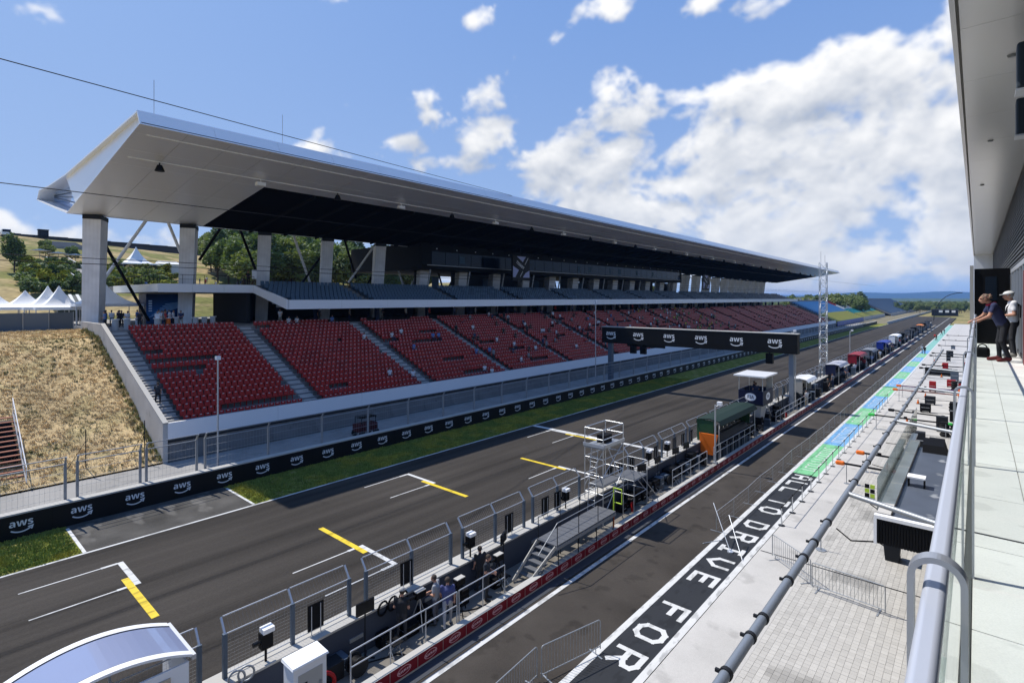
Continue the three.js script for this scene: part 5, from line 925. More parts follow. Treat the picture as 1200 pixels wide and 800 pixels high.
// local frame: faces +x, y up, z to its right side; returns bones
function figure(pose, c) {
  const b = [], k = c.k || SKIN, leg = c.leg, sh = c.shirt, hair = c.hair || [.05, .035, .025], shoe = c.shoe || [.03, .03, .03];
  let hip = [0, .92, 0], ch = [.0, 1.3, 0], nk = [.0, 1.49, 0], hd = [.03, 1.64, 0], arms, legs;
  if (pose === 'sit') { hip = [-.05, .52, 0]; ch = [-.07, .88, 0]; nk = [-.04, 1.08, 0]; hd = [.0, 1.23, 0]; legs = s => [[-.02, .5, .1 * s], [.4, .52, .12 * s], [.42, .1, .12 * s], [.56, .04, .14 * s]]; arms = s => [[-.05, 1.02, .19 * s], [.04, .76, .25 * s], [.28, .64, .12 * s]]; }
  else if (pose === 'lean') { hip = [-.06, .94, 0]; ch = [.08, 1.27, 0]; nk = [.17, 1.43, 0]; hd = [.27, 1.54, 0]; legs = s => [[-.1, .92, .1 * s], [-.03, .5, .13 * s], [-.1 + .06 * s, .09, .14 * s], [.1 + .06 * s, .04, .15 * s]]; arms = s => [[.13, 1.38, .2 * s], [.24, 1.12, .27 * s], [.43, 1.0, .2 * s]]; }
  else if (pose === 'hold') { legs = s => [[0, .9, .1 * s], [.03, .5, .12 * s], [-.02, .09, .13 * s], [.16, .04, .15 * s]]; ch = [.01, 1.3, 0]; hd = [.08, 1.63, 0]; nk = [.03, 1.48, 0]; arms = s => [[.0, 1.43, .2 * s], [.0, 1.14, .25 * s], [.27, 1.08, .07 * s]]; }
  else if (pose === 'walk') { legs = s => [[0, .9, .1 * s], [.14 * s, .5, .11 * s], [.2 * s - .06, .09, .1 * s], [.2 * s + .12, .05, .11 * s]]; arms = s => [[0, 1.43, .2 * s], [-.08 * s, 1.14, .25 * s], [.1 - .2 * s, .92, .24 * s]]; }
  else { legs = s => [[0, .9, .1 * s], [.01, .5, .12 * s], [-.03, .09, .13 * s], [.15, .04, .16 * s]]; arms = s => [[0, 1.43, .2 * s], [-.03, 1.14, .25 * s], [.07, .9, .25 * s]]; }
  const mid = (p, q, t) => p.map((v, i) => lerp(v, q[i], t)), off = (p, z, x = 0, y = 0) => [p[0] + x, p[1] + y, p[2] + z];
  for (const s of [-1, 1]) {
    const [h, kn, an, to] = legs(s); b.push([h, kn, .088, .062, leg], [kn, an, .06, .043, leg], [an, to, .045, .036, shoe], [mid(an, [an[0], .04, an[2]], .6), to, .04, .036, shoe]);
    const [s0, el, ha] = arms(s); b.push([s0, mid(s0, el, .55), .06, .054, sh, .004], [mid(s0, el, .5), el, .044, .038, c.sleeve || k], [el, ha, .038, .028, c.sleeve || k], [ha, off(ha, 0, .06, -.03), .034, .028, k]);
    for (let f = 0; f < 4; f++) { const r0 = off(ha, (f - 1.5) * .02, .06, -.03), r1 = off(r0, 0, .045 - .006 * Math.abs(f - 1.4), -.015); b.push([r0, r1, .0105, .009, k], [r1, off(r1, 0, .02, -.03), .009, .008, k]); }
    b.push([off(ha, -.03 * s, .02, 0), off(ha, -.05 * s, .06, -.01), .012, .009, k]);
    b.push([off(hip, .07 * s, 0, .0), off(ch, .1 * s, .0, -.02), .105, .115, sh], [off(ch, .09 * s), s0, .1, .068, sh], [off(hip, .06 * s, -.01, -.03), off(hip, .06 * s, -.01, .03), .11, .11, leg]);
  }
  b.push([hip, ch, .125, .13, sh], [ch, nk, .11, .055, sh], [nk, hd, .052, .055, k]);
  b.push([off(hd, 0, -.015, .035), off(hd, 0, -.015, .03), .094, .094, hair, c.bald ? -.02 : .004], [off(hd, 0, .02, -.0), off(hd, 0, .035, -.055), .078, .058, k, .004], [off(hd, 0, .09, -.01), off(hd, 0, .108, -.03), .013, .015, k]);
  for (const s of [-1, 1]) b.push([off(hd, .082 * s, 0, -.01), off(hd, .085 * s, -.01, .015), .018, .02, k], [off(hd, .033 * s, .085, .01), off(hd, .034 * s, .086, .01), .009, .009, [.04, .03, .03]]);
  b.push([off(hd, -.02, .09, -.058), off(hd, .02, .09, -.058), .009, .009, [.3, .1, .09]]);
  return b;
}
const people = {};
function personGeo(key, pose, c, cell = .045) { return people[key] || (people[key] = fieldMesh(figure(pose, c), cell, .03)); }
function person(geo, pos, turn, L, group) { const m = put('person', geo, bodyMat, null, pos); m.rotation.y = turn; return tag(m, L, 'person', group); }
{
  const cols = { w: [.62, .62, .63], bk: [.015, .015, .018], gr: [.2, .21, .22], nv: [.02, .03, .08], rd: [.42, .03, .03], bl: [.08, .18, .42], gn: [.12, .3, .1], ye: [.6, .45, .06] };
  const seatSpot = (r, z) => [rowX(r) - .42, rowY(r) - .02, z];
  const used = new Set();
  const L1 = 'spectator seated among the red grandstand seats', L2 = 'spectator standing among the red grandstand rows';
  const addSeat = (r, z, key) => { if (aisles.some(([a, b]) => z < a + .3 && z > b - .3)) return; const q = r + ':' + Math.round(z * 2); if (used.has(q)) return; used.add(q); person(personGeo('sit' + key, 'sit', { shirt: cols[key], leg: pick([cols.bk, cols.nv]) }, .05), seatSpot(r, z), rr(-.3, .3), L1, 'spectators seated in the red rows'); };
  const keys = ['w', 'w', 'w', 'bk', 'bk', 'gr', 'nv', 'rd', 'bl'];
  for (const [px, py] of [[339, 366], [346, 367], [388, 366], [430, 383], [428, 391], [436, 390], [458, 435], [483, 437], [461, 390], [470, 388], [486, 403], [508, 391], [513, 390], [558, 409], [574, 407], [567, 430], [578, 434], [583, 398], [604, 400], [610, 420]]) { let best = 0, bd = 1e9; for (let r = 0; r < ROWS; r++) { const [y] = onX(px, py, rowX(r) - .4); const d = Math.abs(y - rowY(r) - .95); if (d < bd) { bd = d; best = r; } } addSeat(best, Math.round(onX(px, py, rowX(best) - .4)[1] * 2) / 2, pick(['w', 'w', 'w', 'bl'])); }
  for (let i = 0; i < 95; i++) { const z = -Math.round(rr(52, 118) * 2) / 2; addSeat(Math.floor(20 * Math.pow(rnd(), .6)), z, pick(keys)); }
  for (let i = 0; i < 85; i++) { const z = -Math.round((128 + (rnd() + rnd() - 1) * 22) * 2) / 2; addSeat(Math.floor(5 + 15 * rnd()), z, pick(['gn', 'w', 'ye', 'gn', 'bk', 'w', 'gr'])); }
  for (let i = 0; i < 26; i++) { const a = pick(aisles.slice(2, 10)), r = Math.floor(rr(3, 20)), z = rr(a[1], a[0]); person(personGeo('walk' + (i % 5), 'walk', { shirt: cols[keys[i % 5 + 2]], leg: cols.bk }, .05), [rowX(r) - .4, rowY(r) + .1, z], pick([0, Math.PI]), 'spectator walking on a concrete aisle between red seat blocks', 'spectators on the aisle stairs'); }
  { const [x, , z] = [rowX(4) - .3, 0, -13.2]; person(personGeo('dk', 'walk', { shirt: [.03, .03, .035], leg: cols.bk }, .03), [x, rowY(4) + .1, z], 2.6, 'person in dark clothes climbing the end stair beside the pale side wall'); }
  for (let i = 0; i < 26; i++) { const x = rr(-74, -61.5), z = rr(-13.2, -21); person(personGeo('st' + (i % 7), i % 3 ? 'stand' : 'hold', { shirt: cols[['w', 'bk', 'gr', 'nv', 'w', 'rd', 'bl'][i % 7]], leg: pick([cols.bk, cols.nv, [.3, .27, .22]]) }, .045), [x, 8.72, z], rr(0, 6.28), 'visitor standing on the open concourse end by the first piers', 'visitors on the open concourse end'); }
  for (let i = 0; i < 22; i++) { const z = -30 - 4.5 * i + rr(-1.5, 1.5); person(personGeo('st' + (i % 7), 'stand', { shirt: cols.w, leg: cols.bk }, .045), [rr(-64, -61), 8.72, z], rr(-1, 1), 'visitor standing in the shade at the top of the red rows', 'visitors in the shade under the balcony'); }
  { const [y, z] = onX(291, 326, -66.6); person(personGeo('dst', 'hold', { shirt: cols.bk, leg: cols.bk }, .04), [-66.7, 13.3, z], -.4, 'person in black standing with a pale board at the balcony corner'); const b = B().box(-66.5, -66.46, 14.1, 15.2, z - .9, z - .35); solo('pale_board', b, M.white, 'pale board held up beside the person at the balcony corner', 'board'); }
  // pit wall crew
  const P = (key, pose, c, pos, turn, L, cell = .022) => person(personGeo(key, pose, c, cell), pos, turn, L);
  const cap = (x, y, z, m, turn, L) => { const o = thing('cap', L, 'cap', [x, y, z]); o.rotation.y = turn; const g = new THREE.SphereGeometry(.103, 14, 8, 0, Math.PI * 2, 0, Math.PI * .5); put('crown', g, m, o, [x, y, z]); B().hexa([V(x + .05, y, z + .08), V(x + .19, y - .01, z + .06), V(x + .19, y - .01, z - .06), V(x + .05, y, z - .08), V(x + .05, y + .015, z + .08), V(x + .19, y, z + .06), V(x + .19, y, z - .06), V(x + .05, y + .015, z - .08)]).build('peak', m, o); };
  P('pw1', 'hold', { shirt: [.015, .015, .017], leg: [.03, .03, .035] }, [-14.75, PY, -11.2], 2.2, 'person in black shirt and cap looking at a device on the walkway');
  cap(-14.75 - .045, PY + 1.70, -11.2 - .06, M.offwhite, 2.2, 'pale cap worn by the person in black on the walkway');
  P('pw2', 'hold', { shirt: [.3, .31, .33], leg: [.1, .1, .12] }, [-14.6, PY, -12.6], -2.6, 'camera operator in grey crouched over gear beside the platform railing');
  P('pw3', 'walk', { shirt: [.06, .07, .18], leg: [.35, .35, .37] }, [-14.15, PY, -12.75], 2.4, 'person in navy shirt and pale trousers bending by the platform railing');
  P('pw4', 'stand', { shirt: [.02, .02, .022], leg: [.02, .02, .022] }, [-14.95, PY, -15.2], 2.8, 'tall person in black standing close to the pit wall by the gear');
  P('pw5', 'hold', { shirt: [.015, .02, .03], leg: [.02, .02, .022] }, [-14.3, PY, -14.9], .6, 'person in black handling a camera at the end of the platform railing');
  // camera gear beside them
  for (const [x, z, L] of [[-14.45, -13.6, 'black camera tripod with folded gear next to the crew on the walkway'], [-14.6, -15.9, 'black camera tripod standing near the open stairs'], [-14.9, -12.1, 'low silver camera dolly beside the crouched operator']]) { const o = thing('camera_tripod', L, 'tripod', [x, PY, z]); for (let k = 0; k < 3; k++) { const a = k * 2.1 + .4; B().tube([x + .38 * Math.cos(a), PY + .01, z + .38 * Math.sin(a)], [x, PY + 1.05, z], .02, 5).build('leg', z === -12.1 ? M.silver : M.black, o); } B().cbox(x, PY + 1.17, z, .2, .24, .42).build('camera_body', M.black, o); B().tube([x, PY + 1.17, z + .2], [x, PY + 1.17, z + .48], .06, 8).build('lens', M.blackGloss, o); B().box(x - .11, x + .11, PY + 1.29, PY + 1.32, z - .2, z + .2).build('rain_cover', M.offwhite, o); }
  // people on the stand tower and further down the lane
  person(personGeo('t1', 'hold', { shirt: cols.nv, leg: cols.bk }, .03), [-15.2, 2.32, -51.2], 2, 'official in navy on the white roofed observation tower'); person(personGeo('t2', 'stand', { shirt: cols.bk, leg: cols.bk }, .03), [-15.6, 2.32, -52], .5, 'official in black on the white roofed observation tower');
  const lane = [['w', 1081, 414], ['bk', 1084, 415], ['bk', 1098, 399], ['rd', 1096, 398], ['bk', 1104, 393], ['gr', 1107, 391]];
  lane.forEach(([k, px, py]) => { const [x, z] = onY(px, py); person(personGeo('ln' + k, 'walk', { shirt: cols[k], leg: cols.bk }, .05), [x, .01, z], rr(0, 6), 'person walking beside the painted strip far down the pit lane', 'people far down the pit lane'); });
  for (let i = 0; i < 16; i++) { const z = -66 - i * 8 + rr(-2, 2); person(personGeo('st' + (i % 7), 'stand', { shirt: cols.bk, leg: cols.bk }, .045), [rr(-14.4, -13.9), PY, z], rr(0, 6), 'crew member standing on the walkway among the team stands', 'crew among the team stands'); }
}
// the two men at the balustrade
{
  const A = fieldMesh(figure('lean', { shirt: [.022, .03, .085], sleeve: SKIN, leg: [.014, .015, .02], shoe: [.13, .02, .02], hair: [.20, .13, .085] }), .011, .03);
  const a = put('person', A, bodyMat, null, [.40, FL, -17.9]); a.rotation.y = Math.PI + .2; tag(a, 'man in dark blue shirt with tousled hair leaning on the handrail', 'person');
  { const o = B(); o.geo(new THREE.TorusGeometry(.085, .028, 6, 16), mat4(.15, 1.42, 0, Math.PI / 2, -1.2)); const m = o.geometry(); put('collar', m, mt([.4, .02, .05], .8), a); }
  put('pouch', new RoundedBoxGeometry(.12, .22, .2, 3, .04).translate(-.12, .86, .2), mt([.012, .014, .016], .8), a);
  { const hb = []; for (let i = 0; i < 60; i++) { const w = rr(0, 6.28), v = rr(-.1, 1), cx = .25 + Math.cos(w) * .09 * Math.cos(v) - .015, cy = 1.57 + .095 * Math.sin(v), cz = Math.sin(w) * .095 * Math.cos(v); if (cx > .32 && cy < 1.61) continue; hb.push([[cx, cy, cz], [cx + rr(-.03, .02), cy + rr(-.015, .025), cz + rr(-.025, .025)], .02, .01, [.24 * rr(.7, 1.3), .16 * rr(.7, 1.2), .11]]); } put('hair', fieldMesh(hb, .008, .012), bodyMat, a); }
  put('glasses', B().tube([.355, 1.555, -.07], [.355, 1.555, .07], .012, 6).tube([.355, 1.555, .075], [.25, 1.57, .088], .006, 5).tube([.355, 1.555, -.075], [.25, 1.57, -.088], .006, 5).geometry(), M.blackGloss, a);
  const Bm = fieldMesh(figure('hold', { shirt: [.72, .72, .73], sleeve: SKIN, leg: [.022, .022, .026], shoe: [.2, .19, .17], hair: [.45, .43, .4] }), .011, .03);
  const b = put('person', Bm, bodyMat, null, [.70, FL, -19.3]); b.rotation.y = Math.PI + .1; tag(b, 'man in white shirt and flat white cap holding a camera on the terrace', 'person');
  { const g = new THREE.SphereGeometry(.112, 16, 8, 0, Math.PI * 2, 0, Math.PI * .5); g.scale(1.08, .72, 1); const q = put('flat_cap', g, mt([.62, .62, .6], .8), b); q.position.set(.075, 1.675, 0); q.rotation.z = -.12; const pk = B().hexa([V(.12, 1.66, .09), V(.25, 1.64, .06), V(.25, 1.64, -.06), V(.12, 1.66, -.09), V(.12, 1.69, .09), V(.25, 1.655, .06), V(.25, 1.655, -.06), V(.12, 1.69, -.09)]); put('cap_peak', pk.geometry(), mt([.55, .55, .53], .8), b); }
  { const st = B(), z = .12; for (const s of [-1, 1]) st.bar([-.13, 1.05, z * s], [-.14, 1.36, z * s], .045, .02, V(1, 0, 0)).bar([-.14, 1.36, z * s], [-.0, 1.5, z * s], .045, .02, V(1, 1, 0)).bar([.0, 1.5, z * s], [.13, 1.32, z * s], .045, .02, V(1, 1, 0)).bar([.13, 1.32, z * s], [.15, 1.08, z * s * .8], .045, .02, V(1, 0, 0)); put('harness', st.geometry(), M.black, b); }
  const cam = thing('photo_camera', 'black photo camera held at the waist by the man in white', 'camera', [.36, FL + 1.02, -19.3]); B().cbox(.36, FL + 1.06, -19.33, .09, .1, .15).build('body', M.black, cam); B().tube([.32, FL + 1.06, -19.32], [.18, FL + 1.03, -19.32], .045, 12).build('lens', M.blackGloss, cam);
  const bag = thing('camera_bag', 'black camera bag on the terrace floor beside the leaning man', 'bag', [.1, FL, -18.9]); put('bag_body', new RoundedBoxGeometry(.3, .26, .34, 3, .07), M.black, bag, [.1, FL + .13, -18.9]); B().geo(new THREE.TorusGeometry(.09, .015, 6, 12, Math.PI), mat4(.1, FL + .25, -18.9)).build('handle', M.rubber, bag);
  const bag2 = thing('camera_bag', 'black backpack on the terrace floor by the glazed wall', 'bag', [.6, FL, -20.2]); put('bag_body', new RoundedBoxGeometry(.22, PY, .3, 3, .07), M.black, bag2, [.6, FL + .18, -20.2]); B().geo(new THREE.TorusGeometry(.06, .012, 6, 12, Math.PI), mat4(.6, FL + .35, -20.2)).build('handle', M.rubber, bag2);
}
// ---------------------------------------------------------------- plants and background
const leafMats = [[.14, .2, .033], [.1, .155, .026], [.17, .215, .038]].map(c => new THREE.MeshPhysicalMaterial({ color: lin(...c), roughness: .9, side: THREE.DoubleSide, transmission: .4, thickness: 0 }));
function crownGeo(n, rx, ry, cy, leaf, lumps, s) {       // leaf faces spread through overlapping lumps
  seed = s; const m = B(), L = [];
  for (let i = 0; i < lumps; i++) { const a = rr(0, 6.28), e = rr(-.55, 1), q = Math.sqrt(1 - e * e * .8) * rr(.35, .75); L.push([Math.cos(a) * rx * q, cy + e * ry * .66, Math.sin(a) * rx * q, rr(.3, .52)]); }
  for (let i = 0; i < n; i++) {
    const l = L[Math.floor(rnd() * lumps)], a = rr(0, 6.28), e = rr(-1, 1), r = Math.cbrt(rr(.25, 1)) * l[3], q = Math.sqrt(1 - e * e);
    const c = V(l[0] + Math.cos(a) * q * r * rx, l[1] + e * r * ry, l[2] + Math.sin(a) * q * r * rx), u = V(rr(-1, 1), rr(-.6, .6), rr(-1, 1)).normalize(), w = u.clone().cross(V(rr(-1, 1), rr(-1, 1), rr(-1, 1))).normalize(), k = leaf * rr(.6, 1.3);
    const p = (i2, j) => c.clone().addScaledVector(u, i2 * k).addScaledVector(w, j * k * .7); m.tri(p(-1, 0), p(0, -.7), p(1, 0)); m.tri(p(-1, 0), p(1, 0), p(0, .7));
  }
  return m.geometry();
}
function trunkGeo(h, r, s) { seed = s; const m = B(); m.tube([0, -.5, 0], [rr(-.1, .1), h * .55, rr(-.1, .1)], r, 7, r * .7); for (let k = 0; k < 6; k++) { const a = k * 1.1 + rr(0, .5), y = h * rr(.35, .55); m.tube([0, y, 0], [Math.cos(a) * h * .24, y + h * rr(.2, .38), Math.sin(a) * h * .24], r * .45, 5, r * .15); } return m.geometry(); }
const protos = [[2600, 3.6, 3.9, 6.1, .42, 12, 9], [2600, 3.0, 4.6, 6.6, .4, 11, 77], [2400, 4.2, 3.4, 5.6, .44, 13, 301]].map((a, i) => ({ crown: crownGeo(...a), trunk: trunkGeo(a[3] + 1, .2, a[6] + 5), m: leafMats[i] }));
seed = 4242;
function tree(x, y, z, s, L, group, i = Math.floor(rnd() * 3)) { const t = thing('tree', L, 'tree', [x, y, z], group), p = protos[i]; const c = put('crown', p.crown, p.m, t), k = put('trunk', p.trunk, M.bark, t); t.rotation.y = rr(0, 6.28); t.scale.set(s * rr(.9, 1.1), s * rr(.9, 1.12), s * rr(.9, 1.1)); return t; }
const onHill = (px, x, ds = 0) => { const u = (px - 600) / 626, t = x / (-Math.sin(YAW) + u * Math.cos(YAW)); const z = -(Math.cos(YAW) + u * Math.sin(YAW)) * t; return [x, hillY(x, z) + ds, z]; };
{
  // the wood behind the piers, seen between them
  const L = 'leafy tree in the dense wood behind the concrete piers';
  for (let i = 0; i < 120; i++) { const px = rr(243, 500), x = -rr(112, 180), [a, b, c] = onHill(px, x); if (px < 300 && x > -110 - (300 - px) * .8) continue; tree(a, b, c, rr(1.0, 1.6), L, 'trees behind the piers'); }
  for (let i = 0; i < 22; i++) { const z = -rr(60, 250), x = -rr(108, 135); tree(x, hillY(x, z), z, rr(.7, 1.1), 'leafy tree behind the openings of the balcony back wall', 'trees behind the balcony'); }
  // beyond the stand's far end and down the straight
  for (let i = 0; i < 48; i++) { const px = lerp(925, 1010, i / 48) + rr(-3, 3), d = rr(300, 440), u = (px - 600) / 626; const x = (-Math.sin(YAW) + u * Math.cos(YAW)) * d, z = -(Math.cos(YAW) + u * Math.sin(YAW)) * d; tree(x, 0, z, rr(1.0, 1.5), 'leafy tree of the row behind the far flagpoles', 'trees behind the far stands'); }
  for (let i = 0; i < 190; i++) { const px = lerp(1005, 1150, rnd()), d = rr(430, 640), u = (px - 600) / 626; const x = (-Math.sin(YAW) + u * Math.cos(YAW)) * d, z = -(Math.cos(YAW) + u * Math.sin(YAW)) * d; tree(x, -.3, z, rr(.6, .86), 'leafy tree in the wide green belt beyond the end of the straight', 'trees beyond the straight'); }
  const N = 1500, im = new THREE.InstancedMesh(protos[2].crown, leafMats[2], N), d = new THREE.Object3D(); 
  for (let i = 0; i < N; i++) { const r = rr(600, 1500), a = rr(-.75, .45); d.position.set(Math.sin(a) * r, -3.5, -Math.cos(a) * r); d.scale.setScalar(rr(.85, 1.2)); d.rotation.y = rr(0, 6); d.updateMatrix(); im.setMatrixAt(i, d.matrix); }
  im.name = 'woodland'; im.userData.kind = 'stuff'; im.castShadow = im.receiveShadow = true; scene.add(im);
  // the meadow slope: shrubs, young trees, tents, ramp, wall on the crest
  const bush = crownGeo(420, 1.3, .85, .75, .2, 7, 55), bush2 = crownGeo(420, 1.1, 1.0, .8, .2, 6, 66), ym = mt([.3, .3, .04], .9, { side: THREE.DoubleSide }); seed = 777;
  for (let i = 0; i < 60; i++) { const px = rr(30, 86), [x, y, z] = onHill(px, -rr(122, 160)); const s = put('shrub', i % 2 ? bush : bush2, i % 4 ? pick([leafMats[0], leafMats[1]]) : ym, null, [x, y, z]); s.rotation.y = rr(0, 6); s.scale.setScalar(rr(1.2, 2.2)); tag(s, 'green shrub in the planted bed on the meadow slope', 'shrub', 'shrubs on the slope'); }
  for (let i = 0; i < 40; i++) { const px = rr(122, 205), [x, y, z] = onHill(px, -rr(128, 158)); const s = put('shrub', i % 2 ? bush : bush2, i % 3 ? pick([leafMats[0], leafMats[2]]) : ym, null, [x, y, z]); s.rotation.y = rr(0, 6); s.scale.setScalar(rr(1.2, 2.0)); tag(s, 'yellowish green shrub on the slope between the first two piers', 'shrub', 'shrubs between the piers'); }
  tree(...onHill(16, -150), .72, 'young slender tree standing alone on the meadow', undefined, 1); for (const [px, x] of [[57, -172], [84, -168], [53, -178]]) tree(...onHill(px, x), .45, 'small bushy tree by the terrace steps on the meadow', 'small trees on the meadow');
  const [wx, wy, wz] = onHill(0, -235);
  { const w = thing('crest_wall', 'long dark retaining wall along the crest of the meadow', 'wall', [-236, 28, -60]); for (let z = 40; z > -150; z -= 6) { const x = -236, y = 29.3 + .021 * z; B().box(x - .5, x + .3, y - 9, y + 4.0, z - 5.97, z).build('wall_panel', mt([.075, .068, .062], .9), w); B().box(x + .3, x + .4, y + 3.3, y + 4.05, z - 5.97, z).build('capping', mt([.05, .05, .05], .9), w); } }
  { const [x, y, z] = onHill(6, -222), v = thing('parked_van', 'small white van parked below the dark crest wall', 'van', [x, y, z]); put('body', new RoundedBoxGeometry(4.6, 1.9, 2, 3, .3), M.white, v, [x, y + 1.35, z]); B().box(x + 1.1, x + 2.36, y + 1.4, y + 2.1, z - .9, z + .9).build('windscreen', M.glassDark, v); for (const a of [-1.5, 1.5]) for (const b of [-.95, .95]) B().tube([x + a, y + .35, z + b - .1], [x + a, y + .35, z + b + .1], .38, 10).build('wheel', M.rubber, v); }
  { const [x, , z] = onHill(50, -236), y = 29.6, v = thing('dark_hut', 'small dark hut standing on the crest wall', 'hut', [x, y + 3, z]); B().box(x - 1, x + 1, y + 2.9, y + 5.0, z - 1.3, z + 1.3).build('hut_body', M.darkSteel, v); B().box(x - 1.1, x + 1.1, y + 5.0, y + 5.2, z - 1.45, z + 1.45).build('hut_roof', M.black, v); }
  // ramp and steps with white rails
  { const a = onHill(66, -165), b = onHill(106, -131), o = thing('ramp', 'concrete ramp with white handrails coming down the slope', 'ramp', [b[0], b[1], b[2]]); B().bar([a[0], a[1] + .6, a[2]], [b[0], b[1] + .6, b[2]], 4, 1.4).build('slab', M.concreteMid, o); for (const s of [-2, 2]) B().bar([a[0], a[1] + 2.1, a[2] + s], [b[0], b[1] + 2.1, b[2] + s], .12, .12).bar([a[0], a[1] + 1.7, a[2] + s], [b[0], b[1] + 1.7, b[2] + s], .08, .08).build('handrail', M.white, o); }
  { const a = onHill(70, -203), o = thing('terrace_steps', 'broad grey steps set in the upper meadow', 'steps', a); for (let k = 0; k < 9; k++) B().box(a[0] + 8 - k * 1.8, a[0] + 9.8 - k * 1.8, hillY(a[0] + 9 - k * 1.8, a[2]) - 1, hillY(a[0] + 9 - k * 1.8, a[2]) + .5, a[2] - 4.5, a[2] + 3).build('step', M.concreteMid, o); }
  for (const [px, x] of [[46, -170], [68, -168], [88, -166]]) { const [a, y, c] = onHill(px, x), o = thing('parasol', 'flat white parasol over a table on the slope', 'parasol', [a, y, c], 'parasols on the slope'); B().tube([a, y + 2.5, c], [a, y + 3.0, c], 2.4, 8, .05).build('canopy', M.tentWhite, o); B().tube([a, y, c], [a, y + 2.6, c], .05, 6).build('pole', M.galv, o); }
}
// peaked white tents
function tent(x, y, z, w, h, L, group) {
  const o = thing('peaked_tent', L, 'tent', [x, y, z], group), m = B(), n = 10, e = 2.5, prof = [...Array(n + 1)].map((_, i) => { const t = i / n; return [1 - t, e + h * Math.pow(t, 2.1)]; });
  for (let i = 0; i < n; i++) { const [r0, y0] = prof[i], [r1, y1] = prof[i + 1], q = (r, yy) => [[-r, r], [r, r], [r, -r], [-r, -r]].map(([a, b]) => V(x + a * w / 2, y + yy, z + b * w / 2)), A = q(Math.max(r0, .015), y0), C = q(Math.max(r1, .015), y1); for (let s = 0; s < 4; s++) m.quad(A[s], A[(s + 1) % 4], C[(s + 1) % 4], C[s]); }
  m.build('canopy', M.tentWhite, o);
  const v = B(); for (const [a, b, c, d] of [[-1, 1, 1, 1], [1, 1, 1, -1], [1, -1, -1, -1], [-1, -1, -1, 1]]) v.bar([x + a * w / 2, y + e - .14, z + b * w / 2], [x + c * w / 2, y + e - .14, z + d * w / 2], .03, .3); v.build('valance', M.tentWhite, o);
  for (const a of [-1, 1]) for (const b of [-1, 1]) B().tube([x + a * w * .49, y, z + b * w * .49], [x + a * w * .49, y + e, z + b * w * .49], .05, 6).build('pole', M.alu, o);
}
